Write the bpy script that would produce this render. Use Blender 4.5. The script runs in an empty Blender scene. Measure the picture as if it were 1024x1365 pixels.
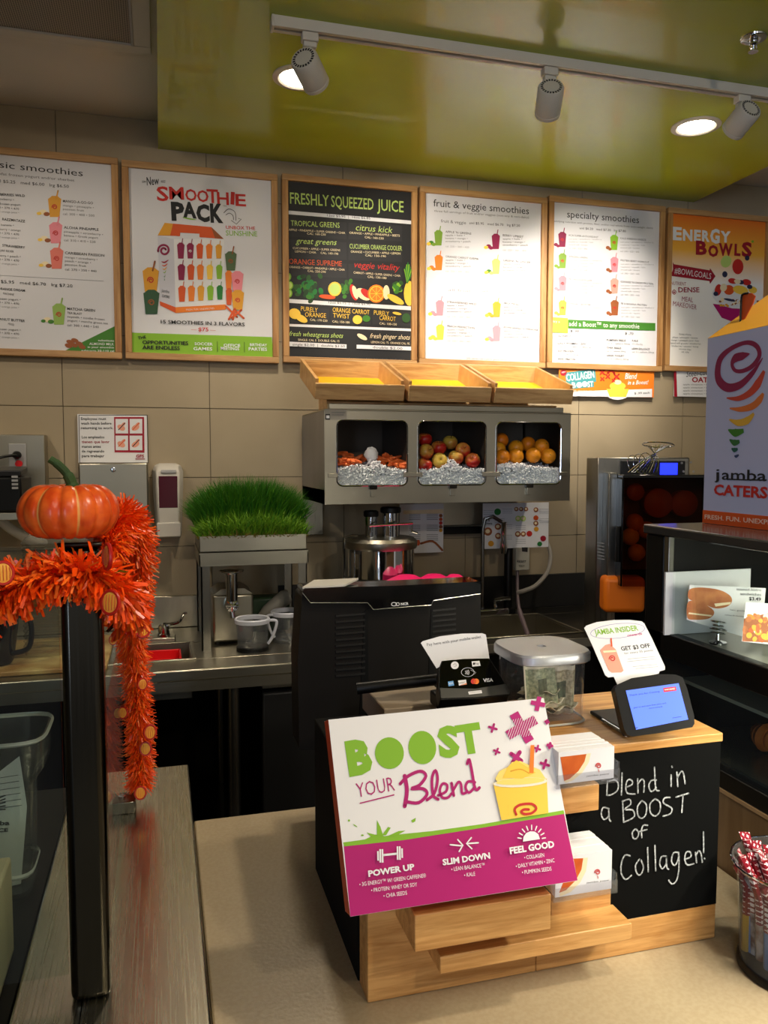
import bpy, bmesh, math, random
from mathutils import Vector, Matrix
random.seed(7)
scene = bpy.context.scene
# ---------------------------------------------------------------- camera
FPX, YAW, PIT = 1065.0, math.radians(15.6), math.radians(3.87)
CAM = Vector((0, 0, 1.55))
FW = Vector((math.sin(YAW)*math.cos(PIT), math.cos(YAW)*math.cos(PIT), -math.sin(PIT)))
RT = Vector((math.cos(YAW), -math.sin(YAW), 0)); UP = RT.cross(FW)
cd = bpy.data.cameras.new('camera'); cam = bpy.data.objects.new('camera', cd)
scene.collection.objects.link(cam); scene.camera = cam
cd.sensor_fit = 'VERTICAL'; cd.sensor_height = 36.0; cd.lens = 36.0*FPX/1365.0
cd.clip_start = 0.05; cam.location = CAM
cam.rotation_euler = (math.pi/2-PIT, 0, -YAW)
# ---------------------------------------------------------------- light
scene.view_settings.view_transform = 'Standard'; scene.view_settings.look = 'None'
scene.view_settings.gamma = 1; scene.view_settings.use_curve_mapping = False
scene.view_settings.exposure = 0.62
w = bpy.data.worlds.new('world'); scene.world = w; w.use_nodes = True
w.node_tree.nodes['Background'].inputs[0].default_value = (1.0, 0.93, 0.84, 1)
w.node_tree.nodes['Background'].inputs[1].default_value = 0.24
def lamp(name, kind, loc, energy, color, target=None, **k):
    l = bpy.data.lights.new(name, kind); l.energy = energy; l.color = color
    for a, b in k.items(): setattr(l, a, b)
    o = bpy.data.objects.new(name, l); scene.collection.objects.link(o); o.location = loc
    if target is not None:
        o.rotation_euler = (Vector(target)-Vector(loc)).to_track_quat('-Z', 'Y').to_euler()
    return o
WARM = (1.0, 0.86, 0.68)
# daylight of the shop front far behind the customer
lamp('shop_front_daylight', 'AREA', (-2.9, -4.0, 1.7), 110, (0.62, 0.76, 1.0), (0.2, 1.5, 1.2), shape='RECTANGLE', size=1.9, size_y=1.9)
# shop ceiling downlights behind the customer and beside the bar
for nm, p, t, e, bl in [('counter_downlight', (0.95, 0.32, 2.66), (0.55, 0.85, 0.9), 36, .4), ('front_downlight', (0.9, -0.9, 2.66), (0.9, 2.7, 1.45), 27, .5),
                    ('left_downlight', (-1.0, 1.75, 2.72), (-0.1, 2.9, 1.2), 24, .5),
                    ('centre_downlight', (0.1, -0.5, 2.66), (0.1, 1.9, 0.9), 9, .5)]:
    lamp(nm, 'SPOT', p, e, WARM, t, spot_size=math.radians(95), spot_blend=bl, shadow_soft_size=0.05)
# ---------------------------------------------------------------- unprojection
Cc = scene.collection
def ray(x, y): return FW + RT*((x-512)/FPX) + UP*((682.5-y)/FPX)
def hit(x, y, ax, v):
    d = ray(x, y); i = 'XYZ'.index(ax); return CAM + d*((v-CAM[i])/d[i])
# ---------------------------------------------------------------- materials
MATS = {}
def lin(c):
    return tuple(((v/12.92) if v <= .04045 else ((v+.055)/1.055)**2.4) for v in c)
def mat(name, rgb, rough=.5, metal=0, spec=.5, kind=None, s=1.0, trans=0, emit=None, estr=0, alpha=1, coat=0, rgb2=None, ior=1.45, sss=0):
    """rgb in sRGB 0..1"""
    if name in MATS: return MATS[name]
    m = bpy.data.materials.new(name); m.use_nodes = True; nt = m.node_tree; N = nt.nodes; L = nt.links
    b = N['Principled BSDF']; c = (*lin(rgb), 1)
    b.inputs['Base Color'].default_value = c; b.inputs['Roughness'].default_value = rough
    b.inputs['Metallic'].default_value = metal; b.inputs['IOR'].default_value = ior
    b.inputs['Specular IOR Level'].default_value = spec
    b.inputs['Transmission Weight'].default_value = trans; b.inputs['Alpha'].default_value = alpha
    b.inputs['Coat Weight'].default_value = coat
    if sss: b.inputs['Subsurface Weight'].default_value = sss; b.inputs['Subsurface Scale'].default_value = .01
    if emit: b.inputs['Emission Color'].default_value = (*lin(emit), 1); b.inputs['Emission Strength'].default_value = estr
    tc = N.new('ShaderNodeTexCoord'); mp = N.new('ShaderNodeMapping'); L.new(tc.outputs['Object'], mp.inputs[0])
    c2 = (*lin(rgb2 or tuple(v*.8 for v in rgb)), 1)
    def noise(scale, detail=4, vec=None):
        n = N.new('ShaderNodeTexNoise'); n.inputs['Scale'].default_value = scale; n.inputs['Detail'].default_value = detail
        L.new(vec or mp.outputs[0], n.inputs['Vector']); return n
    def ramp(src, a, b_, p0=.3, p1=.7):
        r = N.new('ShaderNodeValToRGB'); r.color_ramp.elements[0].position = p0; r.color_ramp.elements[1].position = p1
        r.color_ramp.elements[0].color = a; r.color_ramp.elements[1].color = b_; L.new(src, r.inputs[0]); return r
    def bump(src, st, dist=.002):
        bb = N.new('ShaderNodeBump'); bb.inputs['Strength'].default_value = st; bb.inputs['Distance'].default_value = dist
        L.new(src, bb.inputs['Height']); L.new(bb.outputs[0], b.inputs['Normal'])
    if kind == 'wood':      # grain along X
        mp.inputs['Scale'].default_value = (1.2*s, 14*s, 14*s)
        n = noise(4, 6); n.inputs['Distortion'].default_value = 1.2
        n2 = noise(30, 3)
        mx = N.new('ShaderNodeMath'); mx.operation = 'MULTIPLY_ADD'; mx.inputs[1].default_value = .25
        L.new(n2.outputs[0], mx.inputs[0]); L.new(n.outputs[0], mx.inputs[2])
        r = ramp(mx.outputs[0], c2, c, .42, .78); L.new(r.outputs[0], b.inputs['Base Color']); bump(n.outputs[0], .12)
    elif kind == 'woodz':
        mp.inputs['Scale'].default_value = (14*s, 14*s, 1.2*s)
        n = noise(5, 6); r = ramp(n.outputs[0], c2, c, .35, .7); L.new(r.outputs[0], b.inputs['Base Color'])
    elif kind in ('steelx', 'steelz', 'steely'):
        sc = {'steelx': (2, 160, 160), 'steely': (160, 2, 160), 'steelz': (160, 160, 2)}[kind]
        mp.inputs['Scale'].default_value = sc
        n = noise(3, 3); r = ramp(n.outputs[0], (rough-.03,)*3+(1,), (rough+.05,)*3+(1,)); L.new(r.outputs[0], b.inputs['Roughness'])
        n3 = noise(2.5, 3, tc.outputs['Object']); r2 = ramp(n3.outputs[0], c2, c); L.new(r2.outputs[0], b.inputs['Base Color'])
        pass
    elif kind == 'mottle':
        n = noise(9*s, 6); r = ramp(n.outputs[0], c2, c); L.new(r.outputs[0], b.inputs['Base Color']); bump(n.outputs[0], .05)
    elif kind == 'speck':
        n = noise(60*s, 5); r = ramp(n.outputs[0], c2, c, .38, .62); L.new(r.outputs[0], b.inputs['Base Color']); bump(n.outputs[0], .2)
    elif kind == 'scratch':
        n = noise(5*s, 4); n.inputs['Distortion'].default_value = 2; r = ramp(n.outputs[0], (rough-.08,)*3+(1,), (rough+.12,)*3+(1,)); L.new(r.outputs[0], b.inputs['Roughness'])
    elif kind == 'perf':
        v = N.new('ShaderNodeTexVoronoi'); v.inputs['Scale'].default_value = 160; v.inputs['Randomness'].default_value = 0
        L.new(mp.outputs[0], v.inputs['Vector']); r = ramp(v.outputs['Distance'], c2, c, .3, .38); L.new(r.outputs[0], b.inputs['Base Color'])
    elif kind == 'cross':   # wrapper print: white plus signs on dark red
        sx = N.new('ShaderNodeSeparateXYZ'); L.new(tc.outputs['Object'], sx.inputs[0])
        def mth(op, a, b_=None, c_=None):
            q = N.new('ShaderNodeMath'); q.operation = op
            for i, v_ in enumerate((a, b_, c_)):
                if v_ is None: continue
                if isinstance(v_, (int, float)): q.inputs[i].default_value = v_
                else: L.new(v_, q.inputs[i])
            return q.outputs[0]
        u_ = mth('MULTIPLY', mth('MULTIPLY_ADD', sx.outputs[1], .7, sx.outputs[0]), 150.0); v_ = mth('MULTIPLY_ADD', sx.outputs[2], 150.0, mth('MULTIPLY', mth('FLOOR', u_), .5))
        pu = mth('ABSOLUTE', mth('SUBTRACT', mth('FRACT', u_), .5)); pv = mth('ABSOLUTE', mth('SUBTRACT', mth('FRACT', v_), .5))
        cr_ = mth('MAXIMUM', mth('MULTIPLY', mth('LESS_THAN', pu, .10), mth('LESS_THAN', pv, .32)), mth('MULTIPLY', mth('LESS_THAN', pu, .32), mth('LESS_THAN', pv, .10)))
        r = ramp(cr_, c2, c, 0, 1); L.new(r.outputs[0], b.inputs['Base Color'])
    elif kind == 'gradz':   # printed gradient down a poster (object Z in metres: p0..p1 in s)
        sx = N.new('ShaderNodeSeparateXYZ'); L.new(tc.outputs['Object'], sx.inputs[0])
        mr = N.new('ShaderNodeMapRange'); mr.inputs[1].default_value = s[0]; mr.inputs[2].default_value = s[1]
        L.new(sx.outputs[2], mr.inputs[0]); r = ramp(mr.outputs[0], c, c2, 0, 1)
        e = r.color_ramp.elements.new(.45); e.color = (*lin((.98, .72, .25)), 1)
        L.new(r.outputs[0], b.inputs['Base Color'])
    elif kind == 'apple':
        oi = N.new('ShaderNodeObjectInfo'); n = noise(14, 3); ad = N.new('ShaderNodeMath'); ad.operation = 'ADD'
        mu = N.new('ShaderNodeMath'); mu.operation = 'MULTIPLY'; mu.inputs[1].default_value = .3
        L.new(oi.outputs['Random'], mu.inputs[0]); L.new(mu.outputs[0], ad.inputs[0]); L.new(n.outputs[0], ad.inputs[1])
        r = ramp(ad.outputs[0], c, c2, .50, .80); L.new(r.outputs[0], b.inputs['Base Color'])
    elif kind == 'vary':
        oi = N.new('ShaderNodeObjectInfo'); r = ramp(oi.outputs['Random'], c, c2, 0, 1); L.new(r.outputs[0], b.inputs['Base Color'])
        n = noise(150, 2); bump(n.outputs[0], .25)
    MATS[name] = m; return m
def clearmat(name, tint, rgb=(.9, .92, .93), k=.10, rough=.05):
    if name in MATS: return MATS[name]
    m = bpy.data.materials.new(name); m.use_nodes = True; nt = m.node_tree; N = nt.nodes; L = nt.links
    b = N['Principled BSDF']; b.inputs['Base Color'].default_value = (*lin(rgb), 1); b.inputs['Roughness'].default_value = rough; b.inputs['Metallic'].default_value = .6
    t = N.new('ShaderNodeBsdfTransparent'); t.inputs[0].default_value = (*lin(tint), 1)
    fr = N.new('ShaderNodeFresnel'); fr.inputs[0].default_value = 1.35; mx = N.new('ShaderNodeMath'); mx.operation = 'MAXIMUM'; mx.inputs[1].default_value = k
    mn = N.new('ShaderNodeMath'); mn.operation = 'MINIMUM'; mn.inputs[1].default_value = .75
    ge = N.new('ShaderNodeNewGeometry'); bf = N.new('ShaderNodeMath'); bf.operation = 'MULTIPLY_ADD'; bf.inputs[1].default_value = -1; bf.inputs[2].default_value = 1
    L.new(ge.outputs['Backfacing'], bf.inputs[0]); ml = N.new('ShaderNodeMath'); ml.operation = 'MULTIPLY'; mn.inputs[1].default_value = max(.4, k)
    L.new(fr.outputs[0], mx.inputs[0]); L.new(mx.outputs[0], ml.inputs[0]); L.new(bf.outputs[0], ml.inputs[1]); L.new(ml.outputs[0], mn.inputs[0]); ms = N.new('ShaderNodeMixShader'); L.new(mn.outputs[0], ms.inputs[0]); L.new(t.outputs[0], ms.inputs[1]); L.new(b.outputs[0], ms.inputs[2])
    L.new(ms.outputs[0], N['Material Output'].inputs[0]); MATS[name] = m; return m
STEEL = mat('brushed_steel', (.72, .70, .64), .33, 1, kind='steelx', rgb2=(.64, .62, .56))
STEELZ = mat('brushed_steel_upright', (.62, .61, .58), .30, 1, kind='steelz', rgb2=(.52, .51, .48))
LEDGE = mat('brushed_ledge_steel', (.76, .74, .66), .25, 1, kind='steely', rgb2=(.73, .71, .64))
DARKST = mat('dark_post_steel', (.27, .26, .235), .22, 1, kind='steelz')
CHROME = mat('chrome', (.82, .83, .85), .07, 1)
BLACK = mat('black_plastic', (.04, .04, .04), .42, spec=.3)
BLACKG = mat('gloss_black', (.035, .035, .04), .10, kind='scratch')
BLACKM = mat('matt_black', (.035, .033, .03), .85, spec=.15)
CHALKB = mat('chalkboard_black', (.02, .022, .02), .8, spec=.12)
WHITE = mat('white_board', (.86, .86, .88), .45)
PAPER = mat('white_paper', (.90, .90, .91), .55)
WHITEP = mat('white_paint', (.78, .76, .72), .45)
GREYP = mat('grey_plastic', (.62, .62, .62), .4)
OAK = mat('light_oak', (.83, .68, .47), .45, kind='wood', rgb2=(.68, .51, .32))
OAKZ = mat('light_oak_upright', (.78, .60, .38), .45, kind='woodz', rgb2=(.62, .43, .24))
FRAME = mat('oak_frame', (.76, .60, .40), .42, kind='wood', s=.7, rgb2=(.64, .46, .28))
GLASS = clearmat('clear_glass', (.95, .97, .955), k=.03, rough=.02)
PLEX = clearmat('clear_plastic', (.95, .95, .96), k=.13, rough=.08)
INK = mat('black_ink', (.10, .10, .11), .6)
GREY = mat('grey_ink', (.40, .40, .41), .6)
LGREY = mat('light_grey_ink', (.62, .62, .64), .6)
WINK = mat('white_ink', (.93, .93, .93), .6)
RED = mat('red_ink', (.78, .16, .13), .6)
DRED = mat('dark_red_ink', (.62, .06, .16), .6)
MAG = mat('magenta_ink', (.70, .05, .42), .5)
GRN = mat('bright_green_ink', (.52, .72, .16), .55)
LGRN = mat('pale_green_ink', (.74, .84, .45), .6)
DGRN = mat('dark_green_ink', (.13, .48, .20), .6)
MGRN = mat('leaf_green_ink', (.25, .50, .15), .6)
ORG = mat('orange_ink', (.93, .50, .12), .55)
DORG = mat('deep_orange_ink', (.85, .33, .10), .55)
YEL = mat('yellow_ink', (.97, .80, .28), .55)
GOLD = mat('golden_ink', (.88, .62, .15), .55)
PINK = mat('pink_ink', (.93, .55, .60), .6)
MAROON = mat('maroon_ink', (.55, .10, .28), .6)
TEAL = mat('teal_ink', (.25, .58, .60), .6)
BROWN = mat('brown_ink', (.60, .33, .16), .6)
CREAM = mat('cream_ink', (.95, .88, .72), .6)
CHALK = mat('chalk', (.72, .73, .73), .9, kind='speck', s=6, rgb2=(.45, .46, .46))
# ---------------------------------------------------------------- mesh builder
class MB:
    def __init__(s): s.v = []; s.f = []; s.m = []; s.mats = []
    def mi(s, m):
        if m not in s.mats: s.mats.append(m)
        return s.mats.index(m)
    def add(s, vs, fs, m):
        o = len(s.v); k = s.mi(m); s.v.extend(Vector(v) for v in vs)
        for f in fs: s.f.append([i+o for i in f]); s.m.append(k)
        return s
    def box(s, a, b, m):
        x0, y0, z0 = a; x1, y1, z1 = b
        return s.add([(x0,y0,z0),(x1,y0,z0),(x1,y1,z0),(x0,y1,z0),(x0,y0,z1),(x1,y0,z1),(x1,y1,z1),(x0,y1,z1)],
                     [(0,3,2,1),(4,5,6,7),(0,1,5,4),(1,2,6,5),(2,3,7,6),(3,0,4,7)], m)
    def obox(s, o, a, b, c, m):     # corner + three edge vectors
        o, a, b, c = map(Vector, (o, a, b, c))
        return s.add([o, o+a, o+a+b, o+b, o+c, o+a+c, o+a+b+c, o+b+c],
                     [(0,3,2,1),(4,5,6,7),(0,1,5,4),(1,2,6,5),(2,3,7,6),(3,0,4,7)], m)
    def prism(s, poly, vec, m, m2=None):
        n = len(poly); vec = Vector(vec); P = [Vector(p) for p in poly]
        s.add(P+[p+vec for p in P], [list(range(n))[::-1], [n+i for i in range(n)]], m)
        s.add(P+[p+vec for p in P], [[i, (i+1) % n, n+(i+1) % n, n+i] for i in range(n)], m2 or m); return s
    def lathe(s, prof, c, m, seg=24, axis=(0,0,1), cap=True, pw=None, sx=1, sy=1):
        A = Vector(axis).normalized(); q = A.to_track_quat('Z', 'Y').to_matrix() if abs(A.z) < .9999 else Matrix.Identity(3)
        c = Vector(c); vs = []
        for r, z in prof:
            for i in range(seg):
                t = 2*math.pi*i/seg; x, y = math.cos(t), math.sin(t)
                if pw:
                    k = (abs(x)**pw+abs(y)**pw)**(-1/pw); x *= k; y *= k
                vs.append(c + q @ Vector((x*r*sx, y*r*sy, z)))
        n = len(prof); fs = [[j*seg+i, j*seg+(i+1) % seg, (j+1)*seg+(i+1) % seg, (j+1)*seg+i] for j in range(n-1) for i in range(seg)]
        if cap: fs += [[i for i in range(seg)][::-1], [(n-1)*seg+i for i in range(seg)]]
        return s.add(vs, fs, m)
    def tube(s, pts, r, m, seg=8, smooth=0):
        P = [Vector(p) for p in pts]
        if smooth: P = crom(P, smooth)
        n = len(P); vs = []; prev = None
        for i, p in enumerate(P):
            t = (P[min(i+1, n-1)]-P[max(i-1, 0)]).normalized()
            a = (prev - t*prev.dot(t)) if prev else t.cross(Vector((0, 0, 1)) if abs(t.z) < .9 else Vector((1, 0, 0)))
            a.normalize(); prev = a; b = t.cross(a); rr = r[min(i, len(r)-1)] if isinstance(r, (list, tuple)) else r
            for k in range(seg):
                g = 2*math.pi*k/seg; vs.append(p+a*math.cos(g)*rr+b*math.sin(g)*rr)
        fs = [[j*seg+k, j*seg+(k+1) % seg, (j+1)*seg+(k+1) % seg, (j+1)*seg+k] for j in range(n-1) for k in range(seg)]
        fs += [list(range(seg))[::-1], [(n-1)*seg+k for k in range(seg)]]
        return s.add(vs, fs, m)
    def ball(s, c, r, m, seg=20, rings=12, sc=(1,1,1)):
        c = Vector(c); vs = []; 
        for j in range(rings+1):
            p = math.pi*j/rings
            for i in range(seg):
                t = 2*math.pi*i/seg; vs.append(c+Vector((r*sc[0]*math.sin(p)*math.cos(t), r*sc[1]*math.sin(p)*math.sin(t), r*sc[2]*math.cos(p))))
        return s.add(vs, [[j*seg+i, (j+1)*seg+i, (j+1)*seg+(i+1) % seg, j*seg+(i+1) % seg] for j in range(rings) for i in range(seg)], m)
    def torus(s, c, R, r, m, axis=(0,0,1), seg=28, sec=8, sx=1, sy=1, arc=1.0, start=0):
        A = Vector(axis).normalized(); q = A.to_track_quat('Z', 'Y').to_matrix() if abs(A.z) < .9999 else Matrix.Identity(3)
        n = seg if arc == 1 else seg+1
        pts = [Vector(c)+q @ Vector((R*sx*math.cos(start+2*math.pi*arc*i/seg), R*sy*math.sin(start+2*math.pi*arc*i/seg), 0)) for i in range(n)]
        if arc < 1: return s.tube(pts, r, m, sec)
        vs = []
        for i, p in enumerate(pts):
            t = (pts[(i+1) % n]-pts[i-1]).normalized(); b = (q @ Vector((0,0,1))); a = b.cross(t)
            for k in range(sec):
                g = 2*math.pi*k/sec; vs.append(p+a*math.cos(g)*r+b*math.sin(g)*r)
        return s.add(vs, [[i*sec+k, ((i+1) % n)*sec+k, ((i+1) % n)*sec+(k+1) % sec, i*sec+(k+1) % sec] for i in range(n) for k in range(sec)], m)
    def build(s, name, parent=None, bevel=0, smooth=True, loc=None, ang=35, seg=2):
        me = bpy.data.meshes.new(name)
        if parent is not None: o0 = parent['_o'] if '_o' in parent else (0,0,0); org = Vector(o0)
        else:
            if loc is None:
                xs = [v.x for v in s.v]; ys = [v.y for v in s.v]; zs = [v.z for v in s.v]
                loc = ((min(xs)+max(xs))/2, (min(ys)+max(ys))/2, min(zs))
            org = Vector(loc)
        me.from_pydata([v-org for v in s.v], [], s.f)
        for m in s.mats: me.materials.append(m)
        me.polygons.foreach_set('material_index', s.m)
        if smooth:
            me.polygons.foreach_set('use_smooth', [True]*len(s.f))
            me.set_sharp_from_angle(angle=math.radians(ang))
        me.update()
        o = bpy.data.objects.new(name, me); Cc.objects.link(o)
        if parent is not None:
            o.parent = parent; o['_o'] = tuple(org)
        else:
            o.location = org; o['_o'] = tuple(org)
        if bevel:
            b = o.modifiers.new('bevel', 'BEVEL'); b.width = bevel; b.segments = seg; b.limit_method = 'ANGLE'; b.angle_limit = math.radians(40)
            b.harden_normals = False
        return o
def crom(P, k=6, closed=False):
    out = []; n = len(P)
    rng = n if closed else n-1
    for i in range(rng):
        if closed: p0, p1, p2, p3 = P[i-1], P[i], P[(i+1) % n], P[(i+2) % n]
        else: p0, p1, p2, p3 = P[max(i-1, 0)], P[i], P[i+1], P[min(i+2, n-1)]
        for j in range(k):
            t = j/k; out.append(.5*((2*p1)+(p2-p0)*t+(2*p0-5*p1+4*p2-p3)*t*t+(3*p1-p0-3*p2+p3)*t**3))
    if not closed: out.append(P[-1].copy())
    return out
def root(name, label, cat, loc, group=None):
    o = bpy.data.objects.new(name, None); Cc.objects.link(o); o.location = loc; o.empty_display_size = .05
    o['_o'] = tuple(loc); o['label'] = label; o['category'] = cat
    if group: o['group'] = group
    return o
def tag(o, label, cat, group=None):
    o['label'] = label; o['category'] = cat
    if group: o['group'] = group
    return o
def struct(o): o['kind'] = 'structure'; return o
def dup(o, loc, rot=None, label=None):
    c = o.copy(); Cc.objects.link(c); c.location = loc
    if rot is not None: c.rotation_euler = rot
    if label: c['label'] = label
    for ch in o.children:
        d = ch.copy(); Cc.objects.link(d); d.parent = c
        for g in ch.children:
            e = g.copy(); Cc.objects.link(e); e.parent = d
    return c
# ---------------------------------------------------------------- printing on a plane
_tc = {}
def tmesh(s, bold=0, shear=0, sp=1):
    k = (s, bold, shear, sp)
    if k not in _tc:
        cu = bpy.data.curves.new('t', 'FONT'); cu.body = s; cu.size = 1; cu.offset = bold; cu.shear = shear; cu.space_character = sp; cu.resolution_u = 2
        ob = bpy.data.objects.new('t', cu); me = bpy.data.meshes.new_from_object(ob)
        vs = [(v.co.x, v.co.y) for v in me.vertices]; fs = [list(p.vertices) for p in me.polygons]
        bpy.data.meshes.remove(me); bpy.data.objects.remove(ob); bpy.data.curves.remove(cu)
        x0 = min(v[0] for v in vs); x1 = max(v[0] for v in vs)
        _tc[k] = (vs, fs, x0, x1)
    return _tc[k]
class Print:
    """flat print lying on a real plane in the scene; positions are read off through the camera ray and stay on that plane"""
    def __init__(s, P, n, tf=(0, 0, 1), clip=None):
        s.P = Vector(P); s.n = Vector(n).normalized()
        if s.n.dot(CAM-s.P) < 0: s.n = -s.n
        s.tf = tf; s.mb = {}; s.layer = 1; s.cnt = 0; s.step = .0006
        s.u = Vector((0,0,1)) - s.n*s.n.z; s.u.normalize(); s.r = s.u.cross(s.n)
        s.clip = clip
    def at(s, x, y, off=None):
        px = s.tf[0]+x*s.tf[2]; py = s.tf[1]+y*s.tf[2]; d = ray(px, py)
        q = CAM+d*((s.P-CAM).dot(s.n)/d.dot(s.n))
        return q+s.n*((s.layer*s.step+s.cnt*1.5e-5) if off is None else off)
    def g(s, part): s.cnt += 1; return s.mb.setdefault(part, MB())
    def poly(s, pts, m, part='picture', smooth=0):
        P = [s.at(*p) for p in pts]
        if smooth: P = crom(P, smooth, True)
        s.g(part).add(P, [list(range(len(P)))], m)
    def stroke(s, pts, w, m, part='lettering', smooth=4, closed=False, taper=0):
        P = [s.at(*p) for p in pts]
        sc = (s.at(pts[0][0]+1, pts[0][1])-P[0]).length
        if smooth and len(P) > 2: P = crom(P, smooth, closed)
        n = len(P); vs = []; W = w*sc*.5
        for i, p in enumerate(P):
            if closed: t = P[(i+1) % n]-P[i-1]
            else: t = P[min(i+1, n-1)]-P[max(i-1, 0)]
            t.normalize(); b = s.n.cross(t); k = 1
            if taper: k = max(.08, math.sin(math.pi*min(1, (i+.3)/(n-.4)))) if taper == 1 else 1-.85*i/(n-1)
            vs += [p+b*W*k, p-b*W*k]
        fs = [[2*i, 2*i+1, 2*i+3, 2*i+2] for i in range(n-1)]
        if closed: fs.append([2*n-2, 2*n-1, 1, 0])
        s.g(part).add(vs, fs, m)
        if not closed and not taper:
            for q in (P[0], P[-1]): s.disc3(q, W, m, part)
    def disc3(s, c, r, m, part, seg=10):
        s.g(part).add([c+s.r*r*math.cos(2*math.pi*i/seg)+s.u*r*math.sin(2*math.pi*i/seg) for i in range(seg)], [list(range(seg))], m)
    def disc(s, x, y, rx, ry, m, part='picture', seg=16, rot=0):
        c, sn = math.cos(rot), math.sin(rot)
        s.poly([(x+rx*math.cos(t)*c-ry*math.sin(t)*sn, y+rx*math.cos(t)*sn+ry*math.sin(t)*c) for t in [2*math.pi*i/seg for i in range(seg)]], m, part)
    def text(s, body, a, b, h, m, bold=0, part='lettering', shear=0, sp=1):
        vs, fs, x0, x1 = tmesh(body, bold, shear, sp)
        A = s.at(*a); B = s.at(*b); ex = (B-A); W = ex.length; ex.normalize(); ey = s.n.cross(ex)
        H = (s.at(a[0], a[1]-h)-A).dot(ey); k = W/(x1-x0); kh = H/.73
        s.g(part).add([A+ex*(x-x0)*k+ey*y*kh for x, y in vs], fs, m)
    def up(s, n=1): s.layer += n
    def done(s, parent, loc=None):
        for k, mb in s.mb.items(): mb.build(k, parent, smooth=False)
    # ready-made pictures
    def swirl(s, x, y, r, m, part='picture', w=.22):
        pts = [(x+r*math.cos(t)*(.28+.72*i/17), y-r*math.sin(t)*(.28+.72*i/17)*1.02) for i, t in enumerate([math.pi*.15+i*2*math.pi*1.45/17 for i in range(18)])]
        s.stroke(pts, r*w*1.5, m, part, smooth=2)
    def cup(s, x, y, w, h, m, straw=None, logo=RED, lean=0, lid=None):
        s.poly([(x-w*.5+lean, y-h*.42), (x+w*.5+lean, y-h*.42), (x+w*.36, y+h*.5), (x-w*.36, y+h*.5)], m)
        s.poly([(x-w*.46+lean, y-h*.42), (x-w*.2+lean, y-h*.56), (x+w*.2+lean, y-h*.56), (x+w*.46+lean, y-h*.42)], lid or m)
        s.up()
        if straw: s.stroke([(x+w*.12+lean, y-h*.42), (x+w*.25+lean, y-h*.82)], max(w*.1, .8), straw, 'picture', 0)
        if logo: s.swirl(x, y, w*.2, logo)
        s.layer -= 1
# ================================================================ SETTING
TILE = mat('wall_tile', (.66, .60, .495), .5, kind='mottle', s=.35, rgb2=(.615, .555, .45))
GROUT = mat('grout', (.44, .40, .33), .9)
CEILW = mat('ceiling_paint', (.82, .80, .77), .8)
GREEN = mat('green_satin_paint', (.66, .71, .10), .27, coat=.25)
COUNTER = mat('quartz_counter', (.665, .60, .485), .38, kind='speck', s=3, rgb2=(.64, .572, .455))
FLOOR = mat('floor_tile', (.16, .145, .13), .5, kind='mottle')
WY, GZ, CZ = 3.15, 2.69, 2.79
struct(MB().box((-1.6, -4.5, -.05), (4.2, WY, 0), FLOOR).build('floor'))
struct(MB().box((-1.7, -2.2, CZ), (4.3, WY+.1, CZ+.05), CEILW).build('ceiling'))
struct(MB().box((.012, -2.0, GZ), (2.315, WY-.001, CZ), GREEN).build('ceiling_soffit'))
wb = struct(MB().box((-1.6, WY+.004, 0), (4.2, WY+.1, CZ), GROUT).build('wall_back', smooth=False))
struct(MB().box((-1.7, -2.2, 0), (-1.6, WY+.1, CZ), TILE).build('wall_left'))
struct(MB().box((4.2, -2.2, 0), (4.3, WY+.1, CZ), TILE).build('wall_right'))
rows = [1.739+.2635*k for k in range(-6, 5)]; base = None
cols = [-.34+.5255*k for k in range(-2, 9)]
for i, z in enumerate(rows):
    for x in cols[:-1]:
        z0 = z; z1 = min(z+.2635, CZ)
        if z1-z0 < .02: continue
        t = MB().box((x+.0015, WY, z0+.0015), (min(x+.5255, 4.2)-.0015, WY+.008, z1-.0015), TILE).build('tile', wb, smooth=False)
# air return grille in the ceiling
g = root('air_return_grille', 'white framed perforated air return grille in the grey ceiling', 'vent', (-.5, 2.2, CZ))
m = MB()
m.box((-1.05, 2.585, CZ-.012), (-.005, 2.63, CZ), WHITEP); m.box((-.055, 1.55, CZ-.012), (-.005, 2.585, CZ), WHITEP)
m.box((-1.05, 1.5, CZ-.012), (-.005, 1.55, CZ), WHITEP); m.box((-1.05, 1.55, CZ-.012), (-1.0, 2.585, CZ), WHITEP)
m.build('frame', g, bevel=.002)
MB().box((-1.0, 1.55, CZ-.006), (-.055, 2.585, CZ-.001), mat('perforated_metal', (.62, .58, .52), .6, kind='perf', rgb2=(.16, .14, .12))).build('perforated_panel', g)
MB().box((-.062, 1.55, CZ-.014), (-.055, 2.585, CZ-.001), GREYP).build('retainer_strip', g)
# recessed downlights
LAMPG = mat('downlight_glow', (1, .96, .88), emit=(1, .95, .86), estr=14)
def downlight(px, py, label):
    c = hit(px, py, 'Z', GZ)
    r = root('recessed_downlight', label, 'ceiling light', (c.x, c.y, GZ), 'recessed downlights in the green ceiling')
    MB().lathe([(.082, 0), (.082, -.004), (.066, -.007), (.060, -.003), (.060, 0)], c, WHITEP, 36, cap=False).build('trim_ring', r)
    MB().lathe([(.060, -.003), (.03, -.0045), (.0, -.005)], c, LAMPG, 36, cap=False).build('lens', r)
    lamp('downlight_beam', 'SPOT', (c.x, c.y, GZ-.02), 26, WARM, (c.x, c.y-.02, 0), spot_size=math.radians(125), spot_blend=.6, shadow_soft_size=.05)
downlight(400, 103, 'round recessed downlight glowing white behind the leftmost track spotlight')
downlight(928, 168, 'round recessed downlight glowing white near the right end of the track')
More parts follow.
